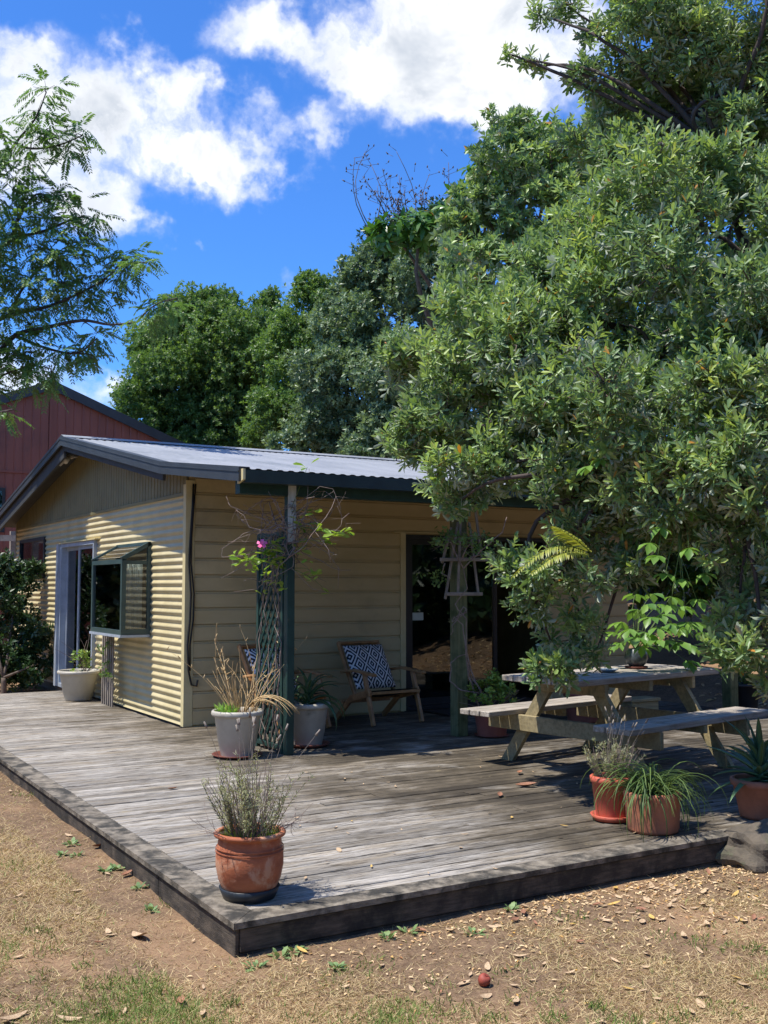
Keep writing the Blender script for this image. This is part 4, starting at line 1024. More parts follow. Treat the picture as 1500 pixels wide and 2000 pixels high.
# pink pot with shrub
p = gz(967, 1441)
t = thing('potted_shrub', 'small yellow-green shrub in a pinkish plastic pot beside the mossy veranda post', 'potted plant', (p[0] + .02, p[1] + .08, DZ + .004))
pot_parts(t, [(.13, 0), (.135, .01), (.168, .23), (.182, .235), (.184, .27), (.178, .274)], 'pink_plastic', .24, .16, (.17, .018, 'brown_saucer'))
f = Fol(); n = 90; an = rng.uniform(0, 6.28, n); q = rng.uniform(0, 1, n) ** .5
P = np.stack([.24 * q * np.cos(an), .22 * q * np.sin(an), .33 + rng.uniform(0, .30, n) * (1.1 - q * .6)], -1); A = np.stack([np.cos(an) * q, np.sin(an) * q, np.full(n, .9)], -1)
a_ = shoots(P, A, 8, .062, .026, .05, LEAF_OB, np.full(n, .55), .2); V, T, per = leaves(*a_[:5], LEAF_OB); f.add(V, T, per, a_[5]); f.build('foliage', 'leaf_small', t)
mb = MB(); rr = random.Random(8)
for k in range(30): stalk_tube(mb, (rr.gauss(0, .04), rr.gauss(0, .04), .24), (P[k][0] * 2, P[k][1] * 2, P[k][2] - .2), .32, .004, .2, 4, rr)
mb.build('stems', 'vine_stem', t)['kind'] = 'stuff'
# pots on the right
PA, PB_, PC = gz(1210, 1606), gz(1305, 1632), gz(1522, 1606)
t = thing('lavender_in_red_pot', 'grey dried lavender in a red plastic pot with a matching saucer', 'potted plant', (PA[0] + .01, PA[1] + .07, DZ + .004))
pot_parts(t, [(.098, .008), (.10, .02), (.125, .225), (.135, .23), (.137, .262), (.131, .266)], 'red_plastic', .235, .12, (.138, .034, 'red_plastic'))
lavender(t, .24, .09, .30, 70, .6, .45, 14, 21)
t = thing('grass_in_terracotta_pot', 'arching strappy grass in a wide old terracotta pot at the deck edge', 'potted plant', (PB_[0] + .02, PB_[1] + .14, DZ + .004))
pot_parts(t, [(.148, .0), (.152, .015), (.158, .12), (.166, .18), (.17, .20), (.169, .222), (.164, .226)], 'terra_old', .195, .152)
gl = [strap_leaf_mesh(.44, .008, 2.6, .002, 9, 'grass_leaf_shape', M['leaf_main_obj']), strap_leaf_mesh(.36, .007, 2.1, .002, 9, 'grass_leaf_shape', M['leaf_main_obj']), strap_leaf_mesh(.5, .008, 3.0, .002, 10, 'grass_leaf_shape', M['leaf_main_obj'])]
M['strap'] = leafobjmat('strappy_grass', srgb(66, 94, 44), srgb(112, 136, 68), srgb(92, 114, 60), .22, .5)
for me in gl: me.materials.clear(); me.materials.append(M['strap'])
rr = random.Random(31)
for k in range(280):
    an = rr.uniform(0, 6.28); el = R(rr.uniform(35, 88)); s = rr.uniform(.5, 1.15); q0 = .10 * rr.random() ** .5; a2 = rr.uniform(0, 6.28)
    instance('leaf', gl[k % 3], t, (q0 * math.cos(a2), q0 * math.sin(a2), .19), Quaternion((0, 0, 1), an) @ Quaternion((0, 1, 0), -el), (s, s, s))
ag = [strap_leaf_mesh(.40, .06, .7, .014), strap_leaf_mesh(.36, .055, 1.0, .014), strap_leaf_mesh(.42, .058, .4, .014)]
t = thing('agave_in_pot', 'spiky blue-green aloe in a brown terracotta pot at the right edge of the deck', 'potted plant', (PC[0] + .02, PC[1] + .15, DZ + .004))
pot_parts(t, [(.125, .0), (.13, .015), (.165, .19), (.182, .20), (.184, .232), (.176, .236)], 'terra_old', .20, .16)
rosette(t, .21, 34, ag, (4, 80), 9, .18, (.78, 1.05))
# black pot beyond the far post
p = gz(1450, 1388)
t = thing('black_nursery_pot', 'black plastic pot with a leafy seedling by the far veranda post', 'potted plant', (p[0], p[1], DZ + .004))
pot_parts(t, [(.16, 0), (.165, .01), (.20, .28), (.215, .285), (.216, .31), (.208, .314)], 'black_plastic', .27, .19)
f = Fol(); n = 30; P = np.stack([rng.normal(0, .1, n), rng.normal(0, .1, n), rng.uniform(.32, .55, n)], -1)
a_ = shoots(P, rand_unit(n) + np.array([0, 0, 1.2]), 6, .09, .035, .05, LEAF_OB, np.full(n, .4), .2); V, T, per = leaves(*a_[:5], LEAF_OB); f.add(V, T, per, a_[5]); f.build('foliage', 'leaf_round', t)
# second pink pot behind the table
p = gz(1150, 1412)
t = thing('empty_pink_pot', 'plain pinkish plastic pot standing behind the picnic table', 'pot', (p[0], p[1] + .1, DZ + .004))
pot_parts(t, [(.15, 0), (.155, .01), (.185, .27), (.20, .275), (.20, .31), (.192, .314)], 'pink_plastic', .27, .175)
bx_ = gz(1255, 1408)
mb = MB(); mb.box((-.2, -.1, 0), (.2, .1, .19), .01); mb.box((-.215, -.115, .1905), (.215, .115, .225), .006); o = mb.build('timber_block', 'timber'); o.location = (bx_[0] + .1, bx_[1] + .15, DZ + .003); tag(o, 'pale timber block on the deck behind the picnic table', 'block')

# bowl pot with umbrella plant, and a dish, on the table
zt = DZ + TH_ + .003
p = gz(1243, 1305, zt)
t = thing('bowl_pot_plant', 'bright green leafy plant in a round dark speckled pot on the table', 'potted plant', (p[0], p[1], zt))
mb = MB(); mb.lathe([(.001, .014), (.05, .014), (.082, .04), (.098, .085), (.092, .13), (.07, .155), (.066, .165), (.058, .160), (.06, .14), (.001, .135)], 40); mb.build('pot', 'ceramic', t)
mb = MB(); mb.lathe([(.001, .002), (.09, .002), (.10, .016), (.094, .018), (.086, .0125), (.001, .0125)], 36); mb.build('saucer', 'brown_saucer', t)
lobe = (np.array([[0, 0, 0], [.3, .32, .05], [.68, .5, .02], [1, 0, -.22], [.68, -.5, .02], [.3, -.32, .05], [.5, 0, -.03]]), LEAF_OB[1])
lob_o = MB(); lob_o.add([tuple(v) for v in lobe[0]], [tuple(f_) for f_ in lobe[1]], True); o = lob_o.build('leaf_shape', 'leaf_lime')
M['lime_obj'] = leafobjmat('fresh_lime_leaf_single', srgb(86, 128, 52), srgb(136, 174, 80), srgb(134, 164, 94), .4, .4)
lime_me = o.data; lime_me.materials.clear(); lime_me.materials.append(M['lime_obj']); bpy.data.objects.remove(o)
def palmate(t, tips, base, seed, size=.13, nleaf=5, stem_m='leaf_stem'):
    rr = random.Random(seed); mb = MB()
    for tp in tips:
        tp = Vector(tp); b = Vector(base); mid = b.lerp(tp, .55) + Vector((rr.gauss(0, .03), rr.gauss(0, .03), .08))
        mb.tube([b, b.lerp(mid, .5), mid, mid.lerp(tp, .5) + Vector((0, 0, .01)), tp], .004, .002, 5)
        fwd = (tp - mid); fwd.z *= .4; fwd.normalize(); h = math.atan2(fwd.y, fwd.x)
        for k in range(nleaf):
            a = (k - (nleaf - 1) / 2) * R(44) + rr.gauss(0, .08); s = size * (1 - .12 * abs(k - (nleaf - 1) / 2)) * rr.uniform(.85, 1.1)
            q = Quaternion((0, 0, 1), h + a) @ Quaternion((0, 1, 0), R(rr.uniform(5, 40))) @ Quaternion((1, 0, 0), rr.gauss(0, .2))
            instance('leaf', lime_me, t, tp, q, (s, s * .5, s))
    mb.build('stems', 'strap', t)['kind'] = 'stuff'
tips = []
rr = random.Random(77)
for (qx, qy, dz_) in ((1215, 1215, 0), (1245, 1190, .1), (1290, 1200, -.1), (1330, 1225, 0), (1260, 1235, -.25), (1300, 1250, -.15), (1225, 1250, .1), (1350, 1260, -.1), (1310, 1165, .2), (1275, 1160, .2), (1330, 1185, .0), (1340, 1290, -.2), (1240, 1160, .2), (1370, 1235, .1), (1285, 1225, -.3), (1255, 1262, -.2), (1200, 1235, .2), (1230, 1228, -.2), (1270, 1205, -.2), (1310, 1218, -.25), (1245, 1245, -.3), (1325, 1255, -.3), (1290, 1180, 0), (1210, 1255, 0), (1355, 1215, -.1), (1280, 1250, -.35), (1265, 1180, -.1)):
    r = ray(qx, qy); d = depth(p) + dz_; q = EYE + r * d; tips.append(tuple(q - np.array([p[0], p[1], zt])))
palmate(t, tips, (0, 0, .14), 5, .16)
p = gz(1188, 1312, zt)
mb = MB(); mb.lathe([(.001, .003), (.05, .003), (.085, .022), (.08, .024), (.048, .009), (.001, .009)], 32); o = mb.build('dish', 'alu'); o.location = (p[0], p[1], zt); tag(o, 'small pale grey dish lying on the picnic table', 'dish')

# ------------------------------------------------------------------ trellis with climber at the near post
TX = p1[0] - .025; TY0, TY1 = p1[1] + .05, p1[1] + .60
tr = thing('trellis', 'dark green diamond lattice trellis panel beside the veranda post', 'trellis', (TX, TY0, DZ))
tz1 = 1.92
for (a, b) in (((-.018, TY1 - TY0 - .04, .0), (.018, TY1 - TY0, tz1)), ((-.018, 0, 0), (.018, .04, tz1)), ((-.018, .0405, tz1 - .04), (.018, TY1 - TY0 - .0405, tz1)), ((-.018, .0405, .03), (.018, TY1 - TY0 - .0405, .07))):
    mb = MB(); mb.box(a, b, .003); mb.build('frame', 'green', tr)
w_ = TY1 - TY0 - .08; 
for sgn in (-1, 1):
    k = -w_ * 1.5; 
    while k < tz1:
        # slat from (y=.04,z=k) to (y=.04+w, z=k+1.5w) clipped to the panel
        za, zb_ = (k, k + 1.5 * w_); ta, tb_ = 0, 1
        lo, hi = .07, tz1 - .04
        if za < lo: ta = (lo - za) / (1.5 * w_)
        if zb_ > hi: tb_ = (hi - za) / (1.5 * w_)
        if tb_ - ta > .05:
            ya = .04 + w_ * (ta if sgn > 0 else 1 - ta); yb = .04 + w_ * (tb_ if sgn > 0 else 1 - tb_)
            mb = MB(); mb.bar((sgn * .005, ya, za + ta * 1.5 * w_), (sgn * .005, yb, za + tb_ * 1.5 * w_), .030, .008, (1, 0, 0)); mb.build('slat', 'green', tr)
        k += .145
vn = thing('climbing_vine', 'half bare flowering climber with one pink bloom tangled on the trellis', 'climber', (TX - .03, TY0 + .2, DZ))
vo = Vector((TX - .03, TY0 + .2, DZ)); D0 = depth(vo)
def vpt(x, y, dz=0): return Vector(at(x, y, D0 + dz)) - vo
rr = random.Random(42); st = MB()
for k in range(6):                                             # stems twining up the lattice
    pts = [Vector((rr.uniform(-.02, .03), rr.uniform(-.15, .25), .01))]
    yv = pts[0].y
    for j in range(1, 15):
        yv += rr.gauss(0, .05); yv = max(-.2, min(.3, yv)); pts.append(Vector((.0 + rr.gauss(0, .02), yv, .01 + j * .135)))
    st.tube(pts, rr.uniform(.004, .008), .003, 5)
for k in range(64):                                            # bare tangle round the post top
    a = vpt(rr.uniform(545, 585), rr.uniform(1010, 1090), rr.uniform(-.25, .1)); pts = [a]
    tgt = vpt(rr.uniform(430, 685), rr.uniform(955, 1165), rr.uniform(-.4, .25)); d = (tgt - a)
    bend = Vector((rr.gauss(0, .1), rr.gauss(0, .1), rr.gauss(.05, .12)))
    for j in range(1, 8):
        u = j / 7; pts.append(a + d * u + bend * math.sin(math.pi * u) + Vector((rr.gauss(0, .012), rr.gauss(0, .012), rr.gauss(0, .012))))
    st.tube(pts, rr.uniform(.003, .006), .002, 4)
    for q_ in range(2): stalk_tube(st, pts[rr.randint(3, 7)], (rr.gauss(0, 1), rr.gauss(0, 1), rr.gauss(-.2, .8)), rr.uniform(.06, .16), .0015, .6, 4, rr)
for pl in ([(590, 1040), (600, 985), (602, 940), (604, 915)], [(600, 1020), (600, 970), (625, 950), (650, 955), (665, 990), (668, 1020)], [(550, 1100), (500, 1090), (450, 1120), (430, 1130)], [(570, 1110), (610, 1150), (650, 1160)], [(560, 1060), (630, 1050), (660, 1075)], [(590, 1050), (640, 1080), (662, 1110), (660, 1150)]):
    st.tube([vpt(x, y, -.15) for x, y in pl], .003, .0018, 5)
st.build('stems', 'vine_stem', vn)['kind'] = 'stuff'
lfm = MB(); lfm.add([tuple(v) for v in LEAF_OB[0]], [tuple(f_) for f_ in LEAF_OB[1]], True); o = lfm.build('leaf_shape', 'lime_obj'); vine_leaf = o.data; bpy.data.objects.remove(o)
M['vine_leaf'] = leafobjmat('vine_leaf', srgb(96, 136, 48), srgb(164, 190, 72), srgb(150, 176, 90), .4, .4); vine_leaf.materials.clear(); vine_leaf.materials.append(M['vine_leaf'])
stp = MB()
for (x, y, n_, sz) in ((600, 912, 4, .075), (612, 1000, 6, .08), (596, 1030, 6, .09), (625, 1035, 5, .085), (655, 1045, 8, .085), (670, 1040, 4, .07), (610, 1118, 7, .08), (612, 1135, 3, .06), (640, 1158, 3, .07), (520, 1080, 9, .10), (490, 1092, 8, .085), (525, 1098, 9, .095), (470, 1098, 6, .075), (500, 1115, 7, .085), (520, 1120, 5, .08), (545, 1075, 5, .10), (465, 1085, 4, .07), (600, 1095, 3, .07), (580, 1012, 3, .05), (532, 1062, 6, .085), (548, 1105, 6, .08), (585, 1075, 5, .08), (535, 1135, 4, .07), (555, 1150, 4, .065), (520, 1160, 3, .06), (640, 1060, 5, .075), (600, 1060, 4, .07)):
    c_ = vpt(x, y, rr.uniform(-.3, -.05)); stp.tube(curved(vpt(566, min(1110, max(1000, y)), -.08), c_, .15, 5, .05, rr), .0028, .0018, 5)
    for k in range(n_):
        an = rr.uniform(0, 6.28); q = Quaternion((0, 0, 1), an) @ Quaternion((0, 1, 0), -R(rr.uniform(-25, 45))) @ Quaternion((1, 0, 0), rr.gauss(0, .4))
        s = sz * rr.uniform(1.0, 1.5); instance('leaf', vine_leaf, vn, c_ + Vector((rr.gauss(0, .02), rr.gauss(0, .02), rr.gauss(0, .015))), q, (s, s * .42, s))
fc = vpt(512, 1063, -.3); stp.tube(curved(vpt(560, 1075, -.08), fc, .1, 5, .04, rr), .0028, .002, 5); stp.build('leaf_stalks', 'strap', vn)['kind'] = 'stuff'; mb = MB()
ax = Vector((-.35, -.75, .5)).normalized(); u_ = ax.orthogonal().normalized(); w2_ = ax.cross(u_)
for k in range(5):
    an = k * 1.2566; d = u_ * math.cos(an) + w2_ * math.sin(an); sd = ax.cross(d)
    b0 = fc; vs = [b0, b0 + d * .022 + sd * .016 + ax * .012, b0 + d * .045 + sd * .012 + ax * .008, b0 + d * .045 - sd * .016 + ax * .010, b0 + d * .02 - sd * .014 + ax * .012]
    mb.add(vs, [(0, 1, 2, 3, 4)])
mb.tube([fc - ax * .03, fc + ax * .003], .004, .007, 8); mb.build('pink_flower', 'pink', vn)

# ------------------------------------------------------------------ wooden obelisk frame and vine on the mossy post
oy = p2[1] - .085
ob = thing('stick_obelisk', 'grey tapered stick frame with two crossbars hung on the mossy post', 'plant frame', (p2[0], oy, 1.45))
def opt(x, y): return Vector(onY(x, y, oy)) - Vector((p2[0], oy, 1.45))
for pl in (((868, 1170), (893, 1020)), ((933, 1162), (915, 1020)), ((893, 1160), (898, 1015)), ((862, 1100), (880, 1030)), ((940, 1095), (922, 960))):
    a, b = opt(*pl[0]), opt(*pl[1]); mb = MB(); mb.bar((a.x, -.012, a.z), (b.x, -.012, b.z), .026, .016, (0, 1, 0), .003); mb.build('upright', 'greywood', ob)
for (x0, x1, yy) in ((856, 950, 1093), (868, 938, 1160)):
    a, b = opt(x0, yy), opt(x1, yy); mb = MB(); mb.bar((a.x, -.033, a.z), (b.x, -.033, b.z), .022, .034, (0, 0, 1), .003); mb.build('crossbar', 'greywood', ob)
tv = thing('twining_vine', 'small leaved vine twisting up the mossy veranda post', 'climber', (p2[0], p2[1], DZ))
tvo = Vector((p2[0], p2[1], DZ)); st = MB()
def tpt(x, y, dz=-.1): return Vector(at(x, y, depth(p2) + dz)) - tvo
for pl in ([(948, 1405), (930, 1365), (915, 1320), (910, 1270), (905, 1220), (885, 1205), (882, 1215), (905, 1200), (912, 1190)], [(945, 1362), (920, 1310), (910, 1255), (910, 1210), (888, 1180), (912, 1150), (905, 1110)], [(945, 1355), (900, 1348), (880, 1330), (880, 1295), (895, 1282), (910, 1278)], [(940, 1352), (920, 1320), (912, 1290)],
           [(890, 1205), (912, 1196), (906, 1185), (884, 1222), (880, 1240)], [(905, 1110), (880, 1060), (860, 1050)], [(905, 1110), (940, 1075), (980, 1040), (990, 1010)], [(915, 1090), (950, 1080), (975, 1110)], [(900, 1090), (920, 1060), (935, 1045)], [(870, 1100), (862, 1120), (880, 1130)]):
    sm = [tpt(*q_) for q_ in pl]; fine = []
    for a, b in zip(sm[:-1], sm[1:]):
        for j in range(3): fine.append(a.lerp(b, j / 3) + Vector((rr.gauss(0, .006), rr.gauss(0, .006), 0)))
    st.tube(fine + [sm[-1]], .0075, .004, 6)
for k in range(30): stalk_tube(st, tpt(rr.uniform(850, 960), rr.uniform(1040, 1090)), (rr.gauss(0, 1), rr.gauss(0, .6), rr.gauss(0, .6)), rr.uniform(.1, .3), .002, .6, 5, rr)
st.build('stems', 'vine_stem', tv)['kind'] = 'stuff'
f = Fol(); spots = [(880, 1045), (900, 1060), (860, 1055), (930, 1065), (945, 1075), (910, 1045), (955, 1060), (925, 1080), (870, 1040), (975, 1105), (965, 1095), (850, 1062), (855, 1130), (845, 1120), (890, 1050), (935, 1050), (960, 1082)]
P = np.array([tpt(x + rr.gauss(0, 8), y + rr.gauss(0, 7), rr.uniform(-.3, .1)) for x, y in spots for k in range(6)], float)
a_ = shoots(P, rand_unit(len(P)) + np.array([0, 0, .4]), 5, .05, .024, .06, LEAF_OB, np.full(len(P), .6), .2); V, T, per = leaves(*a_[:5], LEAF_OB); f.add(V, T, per, a_[5]); f.build('foliage', 'leaf_bright', tv)

# ------------------------------------------------------------------ trees and shrubs
def lobe_world(l):
    x, y, d, r = l[:4]; return at(x, y, d), r / F * d
def shoot_points(lobes, dens, r, squash=1.0, shell=.35, upw=.45, power=.55):
    P = []; A = []; G = []
    for i, l in enumerate(lobes):
        c, rad = l[0], l[1]; k = l[2] if len(l) > 2 else 1.0
        n = max(6, int(dens * rad * rad * k))
        u = rand_unit(n, r); q = shell + (1.08 - shell) * r.random(n) ** power
        p = c + u * (rad * q)[:, None] * np.array([1, 1, squash]) + r.normal(0, rad * .08, (n, 3))
        P.append(p); A.append(u * .8 + np.array([0, 0, upw]) + r.normal(0, .3, (n, 3))); G.append(np.full(n, i))
    return np.concatenate(P), np.concatenate(A), np.concatenate(G)
def sublobes(lobes, n, rel, r, squash=.9):
    out = []
    for (c, rad) in lobes:
        u = rand_unit(n, r); q = r.uniform(.62, 1.0, n)
        for k in range(n): out.append((c + u[k] * rad * q[k] * np.array([1, 1, squash]), rad * rel * r.uniform(.65, 1.25)))
    return out

# --- the big grey-green tree on the right
r1 = np.random.default_rng(101)
ML = [(965, 690, 7.7, 130), (862, 725, 7.9, 95), (795, 695, 8.0, 52), (775, 735, 8.0, 34), (905, 815, 7.6, 108), (825, 855, 7.6, 62), (1010, 600, 7.8, 125), (930, 620, 7.9, 60), (1120, 560, 7.6, 135), (1080, 715, 7.2, 145),
      (1045, 850, 7.0, 120), (915, 925, 7.3, 78), (890, 985, 7.3, 44), (1200, 455, 7.5, 130), (1330, 430, 7.2, 140), (1455, 410, 7.1, 120), (1230, 635, 6.9, 150), (1400, 590, 6.7, 150),
      (1175, 810, 6.7, 140), (1335, 770, 6.4, 155), (1475, 740, 6.2, 140), (1460, 930, 6.1, 125), (1290, 930, 6.4, 120), (1120, 960, 6.8, 90), (1060, 1110, 7.0, 78), (1045, 1180, 7.0, 55), (1075, 1250, 7.0, 66),
      (1165, 1090, 6.9, 85), (1135, 1205, 7.0, 58), (1165, 1275, 6.95, 34), (1275, 1035, 6.6, 78), (1430, 1070, 6.2, 105), (1480, 1220, 6.0, 85), (1445, 1165, 6.2, 52), (1500, 1320, 6.0, 40),
      (1195, 150, 8.2, 82), (1165, 265, 8.2, 66), (1290, 70, 8.0, 115), (1420, 30, 7.8, 125), (1490, 180, 7.6, 90), (1310, 210, 8.3, 70), (1240, 330, 7.9, 85), (1140, 390, 8.0, 70), (1130, 460, 8.0, 70),
      (1030, 115, 8.3, 26), (990, 105, 8.3, 22), (1055, 130, 8.3, 18), (1060, 30, 8.3, 34), (1110, 15, 8.3, 40), (1150, 60, 8.3, 34),
      (1300, 140, 8.4, 70), (1385, 150, 8.4, 70), (1440, 280, 8.2, 75), (1390, 330, 8.0, 60), (1270, 280, 8.5, 70), (1480, 330, 7.8, 70), (1230, 210, 8.4, 70), (1350, 300, 8.6, 60), (1160, 1000, 7.2, 60), (1220, 1000, 6.9, 80), (1350, 1020, 6.8, 80), (1250, 830, 7.0, 90), (1090, 900, 7.2, 80), (1400, 700, 7.0, 90), (1600, 500, 7.0, 170), (1620, 850, 6.4, 170), (1620, 150, 7.8, 170), (1620, 1100, 6.2, 150), (1400, -120, 8.0, 150)]
mlob = [lobe_world(l) for l in ML]
tb_ = np.array([6.55, 3.75, 0.0]); tb_[2] = float(gheight(tb_[0], tb_[1])) - .05
tree = thing('grey_green_tree', 'large spreading tree with grey-green leathery leaves overhanging the deck', 'tree', tb_)
ofs = Vector(tb_)
fork = np.array([6.35, 4.05, 2.0])
mb = MB(); mb.tube([Vector((0, 0, 0)), Vector((-.05, .08, .7)), Vector((-.1, .2, 1.4)), Vector(fork - tb_)], .17, .12, 12); mb.build('trunk', 'bark_dark', tree)
rr = random.Random(9)
hubs = []
for (hx, hy, hd) in ((1400, 300, 7.8), (1250, 700, 7.0), (1430, 900, 6.4), (1180, 950, 6.9), (1130, 620, 7.6), (1480, 520, 7.0)):
    hp = at(hx, hy, hd); hubs.append(hp)
    mb = MB(); mb.tube([p_ - ofs for p_ in curved(fork, hp, .12, 10, .05, rr)], .06, .026, 9); mb.build('branch', 'bark_dark', tree)
for c, rad in mlob:
    hp = min(hubs, key=lambda h: np.linalg.norm(h - c))
    mb = MB(); mb.tube([p_ - ofs for p_ in curved(hp, c, rr.uniform(-.15, .35), 10, rr.uniform(.06, .14), rr)], .022, .007, 7); mb.build('branch', 'bark_dark', tree)
mlob = [l for l in mlob if l[1] < .2] + sublobes([l for l in mlob if l[1] >= .2], 7, .55, r1, .95)
P, A, G = shoot_points([(c, r_, 1.0) for c, r_ in mlob], 960, r1, .9, .22, .5, .6)
ctr = np.array([m_[0] for m_ in mlob]); rads = np.array([m_[1] for m_ in mlob])
tint0 = np.clip(.41 + .0 * P[:, 2] + r1.normal(0, .08, len(P)) + r1.normal(0, .13, len(mlob))[G], 0, .9)
szv = r1.uniform(.75, 1.25, len(P))
a_ = shoots(P, A, 10, .083, .022, .085, LEAF_OB, tint0, .12, (18, 85), r1)
a_ = (a_[0], a_[1], a_[2], a_[3] * np.repeat(szv, 10), a_[4] * np.repeat(szv, 10), a_[5])
pos, D, Nn, ln, wd, tn = a_
# the 300 leaves that show largest become leaf objects, the rest is one mass
v = pos - EYE; dep = v @ FW; sx_ = CX + F * (v @ RT) / dep; sy_ = CY - F * (v @ UP) / dep
ok = (sx_ > 10) & (sx_ < 1490) & (sy_ > 10) & (sy_ < 1980)
score = np.where(ok, ln / dep, 0); pick = np.argsort(-score)[:300]
mask = np.ones(len(pos), bool); mask[pick] = False
V, T, per = leaves(pos[mask] - tb_, D[mask], Nn[mask], ln[mask], wd[mask], LEAF_OB)
f = Fol(); f.add(V, T, per, tn[mask]); f.build('crown', 'leaf_main', tree)
lm_ = MB(); lm_.add([tuple(v_) for v_ in LEAF_OB[0]], [tuple(f_) for f_ in LEAF_OB[1]]); o = lm_.build('leaf_shape', 'leaf_main_obj'); leaf_me = o.data; bpy.data.objects.remove(o)
for i in pick:
    d = Vector(D[i]).normalized(); n_ = Vector(Nn[i]); n_ = (n_ - d * n_.dot(d)).normalized(); s_ = n_.cross(d)
    q = Matrix((d, s_, n_)).transposed().to_quaternion()
    instance('leaf', leaf_me, tree, Vector(pos[i]) - ofs, q, (ln[i], wd[i], ln[i]))
tw = MB()
sel = r1.choice(len(P), min(len(P), 2200), replace=False)
for i in sel:
    c = ctr[G[i]]; a = Vector(c + (P[i] - c) * .25); b = Vector(P[i]); m_ = a.lerp(b, .5) + Vector((rr.gauss(0, .03), rr.gauss(0, .03), rr.gauss(-.02, .03)))
    tw.tube([a - ofs, m_ - ofs, b - ofs], .0055, .0025, 4, False)
tw.build('twigs', 'bark', tree)['kind'] = 'stuff'

# --- trees further back
def far_tree(name, label, base, lobes, m, K, Ln, Wd, dens, nsub, rel, tpl=LEAF_RH, seed=1, tint=.45, bark='bark', stem=.08, spread=(25, 88), upw=.45, squash=.85, fork_h=None, group=None, inner=.4, shell=.3):
    r = np.random.default_rng(seed); q = random.Random(seed)
    bz = float(gheight(base[0], base[1])) - .05; B = np.array([base[0], base[1], bz])
    t = thing(name, label, 'tree' if 'tree' in name or 'palm' in name else 'shrub', B, 0, group); o_ = Vector(B)
    L0 = [lobe_world(l) for l in lobes]
    zc = np.mean([c[2] for c, _ in L0]); zl = min(c[2] for c, _ in L0)
    fk = np.array([base[0], base[1], bz + (fork_h if fork_h else max(.3, .55 * (zl - bz)))])
    R0 = max(.03, .016 * (zc - bz) + .02)
    mb = MB(); mb.tube([p_ - o_ for p_ in curved(B, fk, 0, 5, .02, q)], R0 * 1.3, R0, 10); mb.build('trunk', bark, t)
    for c, rad in L0:
        mb = MB(); mb.tube([p_ - o_ for p_ in curved(fk, c, .1, 7, .05, q)], R0 * .6, R0 * .15, 6); mb.build('branch', bark, t)
    subs = sublobes(L0, nsub, rel, r, squash) if nsub else L0
    P, A, G = shoot_points(subs, dens, r, squash, shell, upw)
    if nsub and inner:
        P2, A2, G2 = shoot_points(L0, dens * inner, r, squash, .2, upw); P = np.concatenate([P, P2]); A = np.concatenate([A, A2]); G = np.concatenate([G, np.zeros(len(P2), int)])
    lt_ = r.normal(0, .13, len(subs))
    tt = np.clip(tint + lt_[G] + r.normal(0, .08, len(P)), 0, .9)
    a_ = shoots(P, A, K, Ln, Wd, stem, tpl, tt, .1, spread, r)
    V, T, per = leaves(a_[0] - B, *a_[1:5], tpl); f = Fol(); f.add(V, T, per, a_[5]); f.build('crown', m, t)
    return t, L0, subs
far_tree('round_tree', 'round dense mid-green tree behind the cottage next to the red shed', (12.5, 28.5),
         [(400, 710, 31, 140), (450, 860, 30, 70), (300, 850, 30, 40), (370, 880, 30, 60), (325, 760, 30, 90), (475, 680, 30, 100), (275, 790, 31, 48), (430, 625, 31, 72), (370, 650, 31, 80), (420, 830, 30, 90), (330, 830, 30, 50), (500, 800, 30, 70), (300, 690, 31, 55), (520, 610, 31, 45)],
         'leaf_round', 9, .115, .052, 420, 30, .34, seed=3, tint=.5)
far_tree('bright_tree', 'lighter green bushy tree behind the cottage between the round and silver trees', (14.2, 25.5),
         [(600, 620, 28, 72), (565, 720, 28, 90), (545, 830, 27, 72), (640, 575, 28, 48), (590, 800, 27, 70), (650, 680, 28, 70), (610, 560, 28, 36)],
         'leaf_bright', 9, .11, .050, 460, 26, .34, seed=4, tint=.52)
far_tree('silver_tree', 'silvery grey-green evergreen tree rising behind the cottage roof', (12.6, 21.6),
         [(705, 640, 25, 92), (655, 740, 24, 80), (735, 760, 24, 100), (800, 560, 25, 90), (615, 830, 24, 62), (700, 860, 24, 66), (780, 850, 23, 78), (840, 680, 24, 85), (735, 545, 25, 50), (850, 800, 23, 80), (770, 500, 25, 45), (900, 880, 23, 60), (640, 880, 24, 50), (560, 880, 24, 46), (850, 900, 23, 60), (720, 900, 23, 60), (790, 700, 24, 80), (700, 535, 25, 46), (728, 505, 25, 40), (680, 590, 25, 50)],
         'leaf_grey', 8, .14, .06, 380, 16, .38, seed=5, tint=.6)
tt_, L0, _ = far_tree('dark_tree', 'dark evergreen tree topped by bare seed-head twigs behind the silver tree', (14.5, 22.0),
         [(790, 470, 26, 62), (840, 520, 26, 80), (880, 600, 26, 70), (730, 470, 26, 36), (860, 450, 26, 55)], 'leaf_dark', 7, .16, .065, 300, 12, .45, seed=6, tint=.35)
rr = random.Random(66); tw = MB(); B = Vector(tt_.location)
for k in range(30):
    x0 = rr.uniform(720, 870); y0_ = rr.uniform(430, 470); x1 = x0 + rr.gauss(-8, 22); y1_ = rr.uniform(290, 400) if k < 22 else rr.uniform(400, 440)
    a = Vector(at(x0, y0_, 26)); b = Vector(at(x1, y1_, 26 + rr.gauss(0, .4))); pts = curved(a, b, .0, 5, .05, rr); tw.tube([p_ - B for p_ in pts], .014, .006, 4)
    for j in range(7):
        p_ = pts[rr.randint(2, 5)] + Vector((rr.gauss(0, .05), rr.gauss(0, .05), rr.gauss(0, .1))); e = p_ + Vector((rr.gauss(0, .16), rr.gauss(0, .16), rr.uniform(0, .2))); tw.tube([p_ - B, e - B], .006, .004, 4)
        tw.tube([e - B, e - B + Vector((rr.gauss(0, .03), rr.gauss(0, .03), .05))], .020, .010, 5)
